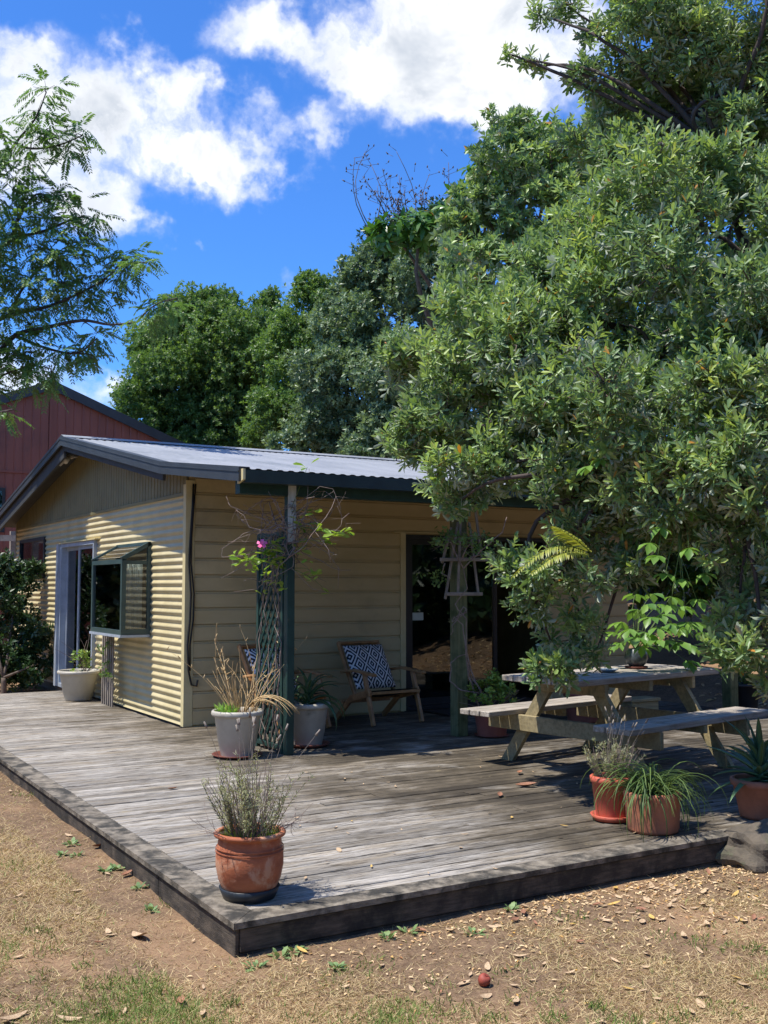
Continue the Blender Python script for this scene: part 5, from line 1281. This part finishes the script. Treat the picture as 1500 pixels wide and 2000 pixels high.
tw.build('seed_twigs', 'bark', tt_)['kind'] = 'stuff'
far_tree('long_leaved_tree', 'glossy tree with long drooping leaves behind the grey-green tree', (13.2, 17.8),
         [(770, 455, 21, 42), (820, 450, 21, 48), (870, 425, 21, 42), (905, 395, 20.5, 36), (1085, 300, 19, 56), (1035, 265, 19, 44), (1110, 345, 19, 40), (960, 330, 20, 45)], 'leaf_avocado', 10, .38, .09, 110, 0, 1, LEAF_LONG, seed=7, tint=.5, spread=(50, 120), upw=.7, squash=.7)
far_tree('hazel_tree', 'leafy mid-green tree behind the grey-green tree with reddish tips', (13.6, 15.0),
         [(1000, 330, 18, 85), (955, 430, 18, 78), (1050, 430, 18, 90), (925, 520, 17.5, 66), (1010, 530, 17.5, 90), (1075, 370, 18, 66), (1020, 255, 18, 45), (960, 345, 18, 44), (900, 470, 18, 40), (925, 395, 18, 44), (900, 430, 18, 36), (985, 245, 18, 36), (1075, 260, 18, 50), (1130, 300, 18, 70), (1000, 640, 17, 90), (1120, 560, 17, 100), (1200, 200, 18, 70), (1250, 350, 18, 90), (1300, 200, 18, 80), (1400, 300, 18, 90), (1450, 150, 18, 90), (1380, 80, 18, 60), (1500, 350, 18, 90)], 'leaf_main', 9, .17, .06, 260, 8, .45, LEAF_RH, seed=8, tint=.38)
# dark shrubs on the bank behind the table, seen through the leaves
for i, (bx, by, lobes, m, lab) in enumerate((
        (13.2, 9.6, [(1180, 1000, 15.5, 120), (1230, 1100, 15.5, 100), (1150, 1120, 15.5, 80), (1200, 880, 15.5, 110)], 'leaf_dark', 'dark bushy shrub on the bank right beside the end of the cottage'),
        (14.0, 7.0, [(1330, 1000, 15.5, 130), (1380, 1100, 15.5, 90), (1300, 1120, 15.5, 80), (1350, 870, 15.5, 120)], 'leaf_avocado', 'bright green shrub on the bank seen through the leaves above the table'),
        (14.6, 4.2, [(1500, 1000, 15.0, 130), (1560, 1130, 15.0, 120), (1470, 1130, 15.0, 70), (1520, 860, 15.0, 120)], 'leaf_dark', 'dark shrub on the bank at the right edge of the view'),
        (17.5, 9.5, [(1250, 700, 19.5, 160), (1120, 740, 20, 130), (1250, 860, 19.5, 120), (1120, 880, 20, 110)], 'leaf_round', 'tall green tree far behind the big tree above the cottage end'),
        (18.5, 4.2, [(1480, 700, 19, 170), (1400, 560, 19, 130), (1540, 500, 19, 150), (1480, 860, 19, 140)], 'leaf_bright', 'tall bright tree far behind the big tree at the right'))):
    far_tree('bank_shrub' if i < 3 else 'bank_tree', lab, (bx, by), lobes, m, 7, .18, .075, 170, 9, .42, seed=20 + i, tint=.4)

# --- the rest of the garden round the viewer, mirrored in the glass; low bank trees added to darken the door reflection
for i, (bx, by, hgt, m, lab) in enumerate(((-9.5, 3.0, 6.5, 'leaf_round', 'garden tree on the left, out of view, mirrored in the box window'), (-10.5, 9.5, 7.0, 'leaf_dark', 'dark garden tree far left of the deck, out of view'), (-10, 16.5, 7.5, 'leaf_round', 'garden tree left of the side path, out of view'), (-10.5, 24, 7.5, 'leaf_dark', 'dark tree beyond the feathery tree, out of view'),
        (-2, -9, 7.0, 'leaf_dark', 'dark garden tree behind the viewer on the left'), (5, -10, 7.5, 'leaf_round', 'garden tree straight behind the viewer'), (12, -9, 7.0, 'leaf_dark', 'dark garden tree behind the viewer, mirrored in the front door'), (18.5, -6, 7.5, 'leaf_round', 'garden tree behind the viewer on the far right'), (-1.5, 31, 8, 'leaf_dark', 'dark tree left of the red shed, out of view'), (-6.5, 37, 8.5, 'leaf_round', 'tall tree far left of the red shed, out of view'), (-12, 44, 9, 'leaf_dark', 'farthest dark tree on the left, out of view'), (23, -7, 7.5, 'leaf_dark', 'dark tree beyond the bank behind the viewer'), (20.5, 0, 7.5, 'leaf_dark', 'dark tree on the bank right of the view'), (28, -10, 8, 'leaf_round', 'farthest tree on the bank behind the viewer'), (14.2, .8, 4.5, 'leaf_dark', 'low dark tree added on the bank right of the lawn to darken the door reflection, out of view'), (12.4, 3.0, 3.6, 'leaf_dark', 'dark shrubby tree added at the foot of the bank to darken the door reflection, out of view'), (14.6, 4.6, 3.6, 'leaf_dark', 'dark shrubby tree added halfway up the bank to darken the door reflection, out of view'), (16.5, 1.5, 5, 'leaf_dark', 'dark tree added on top of the bank to darken the door reflection, out of view'))):
    r = np.random.default_rng(300 + i); B = np.array([bx, by, 0.0]); t = thing('garden_tree', lab, 'tree', B)
    mb = MB(); mb.tube([Vector((0, 0, 0)), Vector((.1, 0, 1.2)), Vector((0, .1, 3.0))], .2, .1, 9); mb.build('trunk', 'bark_dark', t)
    lob = sublobes([(np.array([0, 0, hgt * .55]), hgt * .45), (np.array([1.6, .8, hgt * .32]), hgt * .32), (np.array([-1.6, -.6, hgt * .32]), hgt * .32), (np.array([.6, -1.8, hgt * .28]), hgt * .28)], 14, .42, r)
    P, A, G = shoot_points(lob, 34, r, .9); a_ = shoots(P, A, 5, .42, .22, .2, LEAF_RH, np.full(len(P), .4), .15, r=r)
    V, T, per = leaves(*a_[:5], LEAF_RH); f = Fol(); f.add(V, T, per, a_[5]); f.build('crown', m, t)

# --- shrub by the side wall
far_tree('side_shrub', 'dark green leafy shrub growing against the corrugated side wall', (3.10, 15.75),
         [(30, 1165, 15.9, 52), (65, 1225, 15.7, 46), (20, 1270, 15.5, 60), (75, 1295, 15.4, 40), (0, 1150, 16, 60), (-50, 1220, 15.8, 80), (48, 1120, 16.1, 34), (40, 1315, 15.3, 34)], 'leaf_dark', 8, .10, .045, 700, 7, .45, seed=31, tint=.42, fork_h=.3)

# --- feathery tree hanging in from the left
r2 = np.random.default_rng(55); rr = random.Random(55)
LB = at(-430, 1200, 15.5); lb = np.array([LB[0], LB[1], 0.0]); lb[2] = float(gheight(lb[0], lb[1])) - .05; lo = Vector(lb)
lt = thing('feathery_tree', 'open feathery-leaved tree reaching in from the left edge against the sky', 'tree', lb)
fk = at(-330, 860, 15.5)
mb = MB(); mb.tube([p_ - lo for p_ in curved(lb, fk, 0, 6, .02, rr)], .24, .15, 12); mb.build('trunk', 'bark_dark', lt)
H = {}
def limb(name, a, pix, d0, d1, ra, rb):
    pts = [Vector(a)]
    for i, (x, y) in enumerate(pix): pts.append(Vector(at(x, y, d0 + (d1 - d0) * i / max(1, len(pix) - 1))))
    fine = []
    for i in range(len(pts) - 1):
        p0, p1_, p2_, p3_ = pts[max(0, i - 1)], pts[i], pts[i + 1], pts[min(len(pts) - 1, i + 2)]
        for k in range(4):
            u = k / 4; fine.append(.5 * ((2 * p1_) + (-p0 + p2_) * u + (2 * p0 - 5 * p1_ + 4 * p2_ - p3_) * u * u + (-p0 + 3 * p1_ - 3 * p2_ + p3_) * u ** 3))
    fine.append(pts[-1]); H[name] = pts
    mb = MB(); mb.tube([p_ - lo for p_ in fine], ra, rb, 7); mb.build('branch', 'bark_dark', lt); return pts
limb('a', fk, [(-150, 760), (-20, 700), (30, 655), (90, 640), (160, 626), (215, 634), (268, 629)], 15, 14, .05, .011)
limb('b', fk, [(-140, 700), (-30, 640), (20, 615), (90, 600), (150, 575), (205, 545), (235, 515)], 15, 14.2, .042, .008)
limb('c', fk, [(-140, 600), (-40, 520), (20, 470), (90, 450), (150, 425), (180, 430)], 15, 14.4, .042, .008)
limb('d', fk, [(-150, 520), (-60, 400), (0, 330), (30, 280), (70, 230), (90, 180)], 15, 14.4, .042, .007)
limb('e', H['d'][4], [(60, 290), (110, 285), (160, 265)], 14.6, 14.4, .02, .008)
limb('f', H['a'][3], [(40, 660), (90, 680), (150, 690), (190, 660)], 14.8, 14.2, .03, .008)
limb('g', fk, [(-150, 800), (-60, 760), (0, 735), (60, 715), (100, 720)], 15, 14.4, .03, .007)
limb('h', H['b'][3], [(40, 570), (80, 520), (110, 490)], 14.8, 14.5, .025, .008)
limb('i', H['c'][3], [(40, 420), (70, 380), (100, 385)], 14.6, 14.4, .025, .008)
limb('j', H['a'][7], [(285, 610), (310, 592), (345, 582)], 14, 13.9, .013, .006)
limb('k', fk, [(-150, 830), (-60, 820), (0, 805), (25, 800)], 14.6, 13.6, .03, .008)
CL = [(90, 175, 34), (75, 215, 30), (65, 265, 36), (30, 290, 30), (110, 260, 30), (150, 262, 32), (135, 290, 24), (0, 250, 26), (20, 340, 40), (-10, 380, 45), (60, 330, 32), (70, 390, 40), (110, 375, 36), (140, 400, 34), (30, 430, 45), (-10, 470, 50),
      (100, 440, 46), (150, 440, 40), (185, 430, 28), (60, 480, 50), (0, 540, 50), (110, 495, 46), (150, 500, 36), (60, 545, 46), (120, 550, 50), (165, 555, 34), (210, 545, 28), (235, 505, 36), (265, 500, 32), (285, 515, 24), (245, 535, 26), (20, 600, 45),
      (90, 600, 40), (150, 600, 36), (200, 585, 30), (30, 650, 40), (100, 640, 30), (60, 690, 40), (120, 690, 36), (165, 680, 32), (190, 650, 30), (0, 710, 46), (60, 735, 40), (100, 730, 26), (20, 690, 40), (-30, 620, 60), (-40, 760, 50), (300, 600, 30), (330, 590, 28), (345, 605, 20), (290, 622, 22),
      (8, 806, 20), (180, 700, 24), (175, 480, 24), (-60, 300, 70), (-60, 520, 80), (-80, 680, 80)]
alln = [p_ for k in H for p_ in H[k][1:]]
f = Fol(); tw = MB()
for (x, y, r_) in CL:
    dd_ = 13.7 if y > 780 else (13.9 if x > 280 else 14.5)
    c = at(x, y, dd_); rad = r_ / F * dd_ * 1.0
    nb = max(7, int(220 * rad * rad) + 6)
    near = min(alln, key=lambda p_: (p_ - Vector(c)).length)
    if (near - Vector(c)).length > .05: tw.tube([p_ - lo for p_ in curved(near, c, .15, 5, .06, rr)], .010, .004, 5, False)
    u = rand_unit(nb, r2); P = c + u * rad * (r2.random((nb, 1)) ** .5) * np.array([1, 1, .75])
    D = u * np.array([1, 1, .3]) + r2.normal(0, .4, (nb, 3)); D[:, 2] -= .25; D = unit(D)
    for i in range(0, nb, 3): tw.tube([Vector(c) - lo, Vector(P[i]) - lo], .0035, .0025, 4, False)
    Lf = r2.uniform(.20, .36, nb); k = 11; tpar = np.repeat(np.linspace(.12, 1, k), 2)[None, :]; side = np.tile([1, -1], k)[None, :]
    S_ = unit(np.cross(D, np.array([0, 0, 1.0]))) ; U_ = np.cross(S_, D)
    base_ = P[:, None, :] + D[:, None, :] * (Lf[:, None] * tpar)[..., None]; base_[..., 2] -= .30 * Lf[:, None] * tpar ** 2
    ld = D[:, None, :] * .55 + S_[:, None, :] * side[..., None] + np.array([0, 0, -.38])
    ld = ld + r2.normal(0, .12, ld.shape); nn = U_[:, None, :] + r2.normal(0, .25, ld.shape)
    ll = (.086 * (1 - .5 * np.abs(tpar - .45)) * r2.uniform(.85, 1.15, (nb, 2 * k)))
    V, T, per = leaves(base_.reshape(-1, 3) - lb, ld.reshape(-1, 3), nn.reshape(-1, 3), ll.ravel(), (ll * .34).ravel(), LEAF_RH)
    f.add(V, T, per, np.clip(.45 + r2.normal(0, .15, len(V) // 4) + r2.normal(0, .1), 0, 1))
f.build('crown', 'leaf_acacia', lt); tw.build('twigs', 'bark_dark', lt)['kind'] = 'stuff'

# --- palm fronds, fern and creeper among the leaves
def frond(t, a, b, droop, n, Ll, w, o_, m='frond', nm='frond', tint=.5, seed=1):
    r = np.random.default_rng(seed); a = np.array(a, float); b = np.array(b, float); d = b - a; L_ = np.linalg.norm(d); d = d / L_
    s_ = unit(np.cross(d, [0, 0, 1.0])); up_ = np.cross(s_, d)
    u = np.linspace(.12, 1, n); mid = a + d * L_ * u[:, None]; mid[:, 2] += droop * np.sin(math.pi * u) * L_
    base_ = np.repeat(mid, 2, 0); side = np.tile([1, -1], n)[:, None]; uu = np.repeat(u, 2)
    ld = d * .75 + s_ * side + np.array([0, 0, -.15]) + r.normal(0, .06, (2 * n, 3))
    ll = Ll * np.sin(np.clip(uu * 2.7 + .35, 0, 3.0)) + .02; nn = up_ + r.normal(0, .15, (2 * n, 3))
    V, T, per = leaves(base_, ld, nn, ll, np.full(2 * n, w), LEAF_LONG); f = Fol(); f.add(V - np.array(o_), T, per, np.clip(tint + r.normal(0, .12, 2 * n), 0, 1))
    o = f.build(nm, m, t); del o['kind']
    return mid
pb = np.array([13.0, 16.4, 0.0]); pb[2] = float(gheight(*pb[:2])) - .05
pt = thing('palm_tree', 'slim palm with yellowing fronds half hidden behind the big tree', 'palm', pb)
crown_c = at(985, 640, 18.6)
mb = MB(); mb.tube([p_ - Vector(pb) for p_ in curved(pb, crown_c, 0, 6, .01)], .12, .09, 10); mb.build('trunk', 'bark', pt)
for k, (x, y, dd_) in enumerate(((845, 590, 18.4), (850, 660, 18.3), (880, 690, 18.2), (1100, 380, 18.6), (1130, 480, 18.6), (930, 500, 19), (1100, 700, 18.6))):
    frond(pt, crown_c, at(x, y, dd_), .12, 34, .55, .03, pb, seed=k, tint=.45)
fern_a = at(1160, 1085, 6.35)
ft = thing('hanging_fern', 'yellow-green fern fronds arching out of the big tree above the table', 'fern', fern_a)
for k, (x, y, dd_, dr) in enumerate(((1005, 1125, 6.15, .20), (1040, 1120, 6.1, .14), (1085, 1030, 6.2, .05))):
    mid = frond(ft, fern_a, at(x, y, dd_), dr, 30, .075, .012, fern_a, seed=40 + k, tint=.6, m='frond')
    mb = MB(); mb.tube([Vector(p_ - fern_a) for p_ in mid], .004, .0015, 5); mb.build('frond_stem', 'strap', ft)
crp = at(1330, 1030, 6.35)
cr = thing('lobed_creeper', 'bright green lobed-leaf creeper hanging in the big tree above the bowl plant', 'creeper', crp)
palmate(cr, [tuple(at(x, y, 6.05 + z_) - crp) for x, y, z_ in ((1290, 1030, 0), (1270, 1060, 0), (1300, 1120, -.1), (1330, 1130, 0), (1345, 1070, -.05), (1360, 1170, 0), (1310, 1180, -.1), (1345, 1000, .1), (1285, 1085, -.1), (1375, 1120, 0), (1340, 1215, 0), (1150, 910, .3), (1175, 895, .3), (1370, 900, .0))], (0, 0, .05), 15, .10)

# ------------------------------------------------------------------ rock beside the deck
rb = gz(1478, 1690, .0)
rk = MB(); vs = []; fs = []; nu, nv = 30, 18
for j in range(nv + 1):
    for i in range(nu):
        th, ph = 2 * math.pi * i / nu, math.pi * j / nv
        d = Vector((math.sin(ph) * math.cos(th), math.sin(ph) * math.sin(th), math.cos(ph)))
        k = 1 + .16 * math.sin(3.1 * d.x + 1) * math.cos(2.7 * d.y + .5) + .10 * math.sin(5.3 * d.z + 4 * d.x) + .05 * math.sin(9 * d.y + 7 * d.x)
        vs.append((d.x * .27 * k, d.y * .20 * k, .06 + d.z * .15 * k))
for j in range(nv):
    for i in range(nu): a = j * nu + i; b = j * nu + (i + 1) % nu; fs.append((a, b, b + nu, a + nu))
vs = [(a * (1 + .06 * math.sin(23 * b + 11 * c) + .05 * math.sin(31 * c + 17 * a)), b * (1 + .07 * math.sin(27 * a + 13 * c)), c * (1 + .08 * math.sin(19 * a + 21 * b))) for a, b, c in vs]
rk.add(vs, fs, False); o = rk.build('rock', 'stone'); fixnormals(o); o.location = (rb[0] + .06, rb[1] + .0, .01); o.rotation_euler = (0, 0, -.2); tag(o, 'rough grey boulder in shade against the right end of the deck front', 'rock')

# ------------------------------------------------------------------ lawn, litter and weeds
r3 = np.random.default_rng(77)
def vis(x, y, z=None, m=60):
    p_ = np.stack([x, y, gheight(x, y)], -1) - EYE; d = p_ @ FW; sx = CX + F * (p_ @ RT) / d; sy = CY - F * (p_ @ UP) / d
    return (d > .5) & (sx > -m) & (sx < 1500 + m) & (sy < 2000 + m) & (sy > 1300), sx, sy, d
def vnoise(x, y, s, seed):
    q = np.random.default_rng(seed); o = np.zeros_like(x)
    for k in range(7):
        a = q.uniform(0, 6.28); w = s * q.uniform(.6, 2.2); o += np.sin((x * math.cos(a) + y * math.sin(a)) * w + q.uniform(0, 6.28)) / 7
    return o * 1.9
def ground_pts(n):
    x = r3.uniform(-.2, 6.0, n); y = r3.uniform(2.4, 10.5, n)
    ok = ~((x > DX0 - .01) & (y > DY0 - .01)); v_, sx, sy, d = vis(x, y); ok &= v_
    return x[ok], y[ok], sx[ok], sy[ok]
x, y, sx, sy = ground_pts(2600000)
bare = np.exp(-np.maximum(0, DY0 - y - .0) / .35) * (x > DX0 - .3) * .75 + np.exp(-np.maximum(0, DX0 - x) / .22) * (y > DY0) * .8
dn = .62 + .45 * vnoise(x, y, 2.5, 1) + .25 * vnoise(x, y, 9, 2) - bare - .15 * np.clip((x - 3.2) / 1.5, 0, 1)
keep = r3.random(len(x)) < np.clip(dn, .08, .95) * .50
x, y, sx, sy = x[keep], y[keep], sx[keep], sy[keep]; n = len(x)
gpatch = .5 * vnoise(x, y, 3.2, 5) + .35 * vnoise(x, y, 8, 6) + 1.0 * np.clip((1.75 - x) / 1.0, 0, 1) * np.clip((5.4 - y) / 1.2, 0, 1) + .30 * np.clip((sy - 1880) / 100, 0, 1) - .12
green = (r3.random(n) < np.clip((gpatch - .28) * 1.1, .012, .58))
ln_ = np.where(green, r3.uniform(.018, .05, n), r3.uniform(.016, .065, n)); el = np.where(green, r3.uniform(.3, 1.4, n), r3.uniform(.0, .6, n))
an = r3.uniform(0, 6.28, n); D = np.stack([np.cos(an) * np.cos(el), np.sin(an) * np.cos(el), np.sin(el)], -1)
P = np.stack([x, y, gheight(x, y) - .002], -1); Nn = np.array([0, 0, 1.0]) + r3.normal(0, .4, (n, 3))
tn = np.where(green, np.clip(.8 + r3.normal(0, .1, n), .62, 1), np.clip(r3.normal(.24, .20, n), 0, .58))
BL = (np.array([[0, .5, 0], [1, 0, -.10], [0, -.5, 0]]), np.array([[0, 2, 1]]))
V, T, per = leaves(P, D, Nn, ln_, np.where(green, .0046, .0036), BL)
print('grass blades', n)
f = Fol(); f.add(V, T, per, tn); g_ = f.build('grass', 'leaf_grass', None); g_['label'] = 'sparse dry lawn with straw and patches of short green grass'; g_['category'] = 'grass'
# upright green tufts
tv_, tt_l, tn_l = [], [], []
f = Fol()
tuft_px = [(1120, 1795), (740, 1885), (885, 1965), (1010, 1945), (1300, 1830), (1390, 1840), (1000, 1900), (1480, 1850), (1180, 1960), (330, 1950), (100, 1870), (40, 1830), (170, 1890), (150, 1600), (340, 1765), (60, 1570), (1320, 1980), (1440, 1960), (720, 1990), (440, 1960), (210, 1990), (20, 1960), (60, 1915), (120, 1840), (190, 1925), (260, 1910), (870, 1930), (1210, 1985), (600, 1985), (1075, 1985), (960, 1985)]
for (qx, qy) in tuft_px:
    c = gz(qx + r3.normal(0, 12), qy, .01); n = int(r3.integers(18, 70)); rad = r3.uniform(.03, .13)
    a = r3.uniform(0, 6.28, n); q = np.sqrt(r3.random(n)) * rad; px_, py_ = c[0] + q * np.cos(a), c[1] + q * np.sin(a)
    el = r3.uniform(.35, 1.4, n); a2 = r3.uniform(0, 6.28, n); D = np.stack([np.cos(a2) * np.cos(el), np.sin(a2) * np.cos(el), np.sin(el)], -1)
    V, T, per = leaves(np.stack([px_, py_, gheight(px_, py_) - .002], -1), D, rand_unit(n, r3), r3.uniform(.018, .05, n), np.full(n, .0042), LEAF_RH); f.add(V, T, per, np.clip(r3.normal(.8, .12, n), .5, 1))
g_ = f.build('grass_tufts', 'leaf_grass', None); g_['label'] = 'small green grass tufts scattered over the dry lawn'; g_['category'] = 'grass'
# weeds along the deck
wl = MB(); wl.add([(0, 0, 0), (.4, .28, .06), (.75, .22, .02), (1, 0, -.1), (.75, -.22, .02), (.4, -.28, .06)], [(0, 5, 1), (1, 5, 4, 2), (2, 4, 3)]); o = wl.build('weed_leaf_shape', 'strap'); weed_me = o.data; bpy.data.objects.remove(o)
M['weed'] = leafobjmat('weed_leaf', srgb(92, 122, 74), srgb(140, 164, 104), srgb(130, 150, 104), .25, .6); weed_me.materials.clear(); weed_me.materials.append(M['weed'])
rr = random.Random(88)
for (qx, qy, gl_) in ((502, 1886, 'f'), (548, 1866, 'f'), (575, 1856, 'f'), (656, 1880, 'f'), (756, 1828, 'f'), (796, 1816, 'f'), (924, 1818, 'f'), (998, 1775, 'f'), (140, 1660, 's'), (150, 1680, 's'), (205, 1708, 's'), (228, 1703, 's'), (270, 1740, 's'), (296, 1780, 's'), (120, 1680, 's')):
    c = gz(qx, qy, .02); cz_ = float(gheight(c[0], c[1]))
    t = thing('weed', 'small flat green weed in the dirt along the deck front' if gl_ == 'f' else 'small flat green weed in the dirt along the left side of the deck', 'weed', (c[0], c[1], cz_), 0, 'weeds along the deck front' if gl_ == 'f' else 'weeds along the deck side')
    for k in range(14):
        a = k * 2.4 + rr.gauss(0, .4); s = rr.uniform(.018, .048); e = R(rr.uniform(0, 60)); q = rr.uniform(0, .03)
        instance('leaf', weed_me, t, (q * math.cos(a), q * math.sin(a), .001), Quaternion((0, 0, 1), a) @ Quaternion((0, 1, 0), -e), (s, s, s))
# fallen leaves, each its own
def dry_leaf_mesh(curl, fold, m, w=.34):
    mb = MB(); n = 6; vs = []; fs = []
    for i in range(n + 1):
        u = i / n; ww = w * math.sin(math.pi * min(1, u * .94 + .04)) ** .8; z = curl * (u - .5) ** 2 * 2
        vs += [(u - .5, -ww / 2, z + fold * ww), (u - .5, 0, z), (u - .5, ww / 2, z + fold * ww)]
    for i in range(n):
        a = i * 3; fs += [(a, a + 3, a + 4, a + 1), (a + 1, a + 4, a + 5, a + 2)]
    mb.add(vs, fs, True); o = mb.build('fallen_leaf_shape', m); me = o.data; bpy.data.objects.remove(o); return me
DL = [dry_leaf_mesh(c_, f_, m_, w_) for c_, f_, m_, w_ in ((.12, .12, 'litter1', .32), (.22, .06, 'litter1', .38), (.25, .35, 'litter2', .42), (.12, .1, 'litter3', .34), (.25, .15, 'litter1', .26), (.1, .08, 'litter1', .46))]
def fallen(x, y, z, s, me, label, cat, group=None, name='fallen_leaf'):
    o = instance(name, me, None, (x, y, z + .004), (rr.gauss(0, .15), rr.gauss(0, .15), rr.uniform(0, 6.28)), (s, s, s)); return tag(o, label, cat, group)
cnt = 0
while cnt < 235:
    qx = rr.uniform(560, 1500) if rr.random() < .86 else rr.uniform(0, 430); qy = rr.uniform(1690, 2000) if qx > 500 else rr.uniform(1500, 2000)
    if qx > 500 and rr.random() < .45: qx = rr.uniform(1000, 1500); qy = rr.uniform(1690, 1800)
    c = gz(qx, qy, .02)
    if c[0] > DX0 - .02 and c[1] > DY0 - .02: continue
    if qx > 500 and qx < 900 and rr.random() < .6: continue
    k_ = rr.choice([0, 0, 1, 1, 4, 5, 0, 1, 3, 2]); tone = {0: 'pale tan', 1: 'broad pale tan', 2: 'russet', 3: 'yellow', 4: 'narrow pale tan', 5: 'wide pale tan'}[k_]
    s_ = rr.choice([.026, .03, .035, .04, .045, .055, .07]); big = 'large' if s_ > .05 else 'small'
    zone = 'on the lawn left of the deck' if qx < 500 else ('on the dirt close below the deck front' if qy < 1760 + (1500 - qx) * .10 else ('on the lawn left of the red fruit' if qx < 945 else ('on the lawn right of the red fruit' if qx < 1230 else 'on the lawn at the lower right')))
    fallen(c[0], c[1], float(gheight(c[0], c[1])) + .004, s_, DL[k_], '%s %s dry leaf %s' % (big, tone, zone), 'leaf', 'fallen leaves ' + zone); cnt += 1
cnt = 0
while cnt < 58:
    qx = rr.uniform(560, 1440); qy = rr.uniform(1450, 1720); c = gz(qx, qy, DZ)
    if not (DX0 + .2 < c[0] < 7 and DY0 + .1 < c[1] < 8.2): continue
    fallen(c[0], c[1], DZ + .003, rr.choice([.022, .03, .035, .04, .05]), DL[rr.choice([0, 1, 1, 4, 5, 3])], 'small dry leaf on the deck ' + ('between the terracotta pot and the trellis' if qx < 750 else ('in the open middle of the boards' if qx < 1050 else 'near the picnic table and right hand pots')), 'leaf', 'fallen leaves on the deck'); cnt += 1
for (qx, qy, s, lab) in ((1015, 1512, .10, 'russet curled dry leaf on the deck nearest the picnic table'), (1028, 1538, .15, 'big russet curled dry leaf in the middle of the deck'), (976, 1556, .09, 'brown curled dry leaf left of the big russet leaf on the deck'), (337, 1543, .07, 'single orange leaf on the pale left part of the deck')):
    c = gz(qx, qy, DZ); fallen(c[0], c[1], DZ + .004, s, DL[2], lab, 'leaf')
for (qx, qy, s, k, lab) in ((272, 1830, .15, 1, 'large pale crumpled dry leaf on the dirt left of the deck corner'), (195, 1664, .10, 2, 'curled orange-brown leaf on the dirt beside the deck side'), (248, 1716, .09, 2, 'dark red-brown curled leaf beside the deck side board'), (590, 1857, .07, 3, 'yellow fallen leaf below the deck front near the corner'), (20, 1988, .16, 4, 'long pale dry leaf at the bottom left of the lawn'), (135, 1990, .10, 4, 'pale dry leaf on green grass at the bottom left')):
    c = gz(qx, qy, .02); fallen(c[0], c[1], float(gheight(c[0], c[1])) + .006, s, DL[k], lab, 'leaf')
c = gz(945, 1915, .02)
mb = MB(); mb.lathe([(.001, -.022), (.012, -.022), (.023, -.008), (.026, .006), (.021, .020), (.010, .025), (.003, .021), (.001, .019)], 20); mb.tube([(0, 0, .019), (.004, .002, .03)], .0015, n=5)
o = mb.build('fallen_fruit', 'apple'); o.location = (c[0], c[1], float(gheight(c[0], c[1])) + .022); o.rotation_euler = (.5, .3, 0); tag(o, 'small wrinkled red fruit lying on the dry lawn', 'fruit')
# fine litter under the trees and along the deck, past counting
x = r3.uniform(1.5, 6.5, 9000); y = 4.25 - r3.exponential(.28, 9000); v_, sx, sy, d = vis(x, y); ok = v_ & (r3.random(9000) < np.clip((sx - 500) / 900, .05, 1)); x, y = x[ok][:1500], y[ok][:1500]
x2 = r3.uniform(10.5, 15, 1600); y2 = r3.uniform(4, 10, 1600); x, y = np.concatenate([x, x2]), np.concatenate([y, y2]); n = len(x)
el = r3.uniform(-.1, .5, n); an = r3.uniform(0, 6.28, n); D = np.stack([np.cos(an) * np.cos(el), np.sin(an) * np.cos(el), np.sin(el)], -1)
V, T, per = leaves(np.stack([x, y, gheight(x, y) + .004], -1), D, np.array([0, 0, 1.0]) + r3.normal(0, .3, (n, 3)), np.where(x > 10, r3.uniform(.06, .12, n), r3.uniform(.012, .035, n)), np.where(x > 10, .04, r3.uniform(.006, .012, n)), LEAF_LONG)
f = Fol(); f.add(V, T, per, np.clip(r3.normal(.5, .25, n), 0, 1)); g_ = f.build('leaf_litter', 'leaf_litter', None); g_['label'] = 'fine dry leaf litter under the deck front and on the bank'; g_['category'] = 'leaf litter'
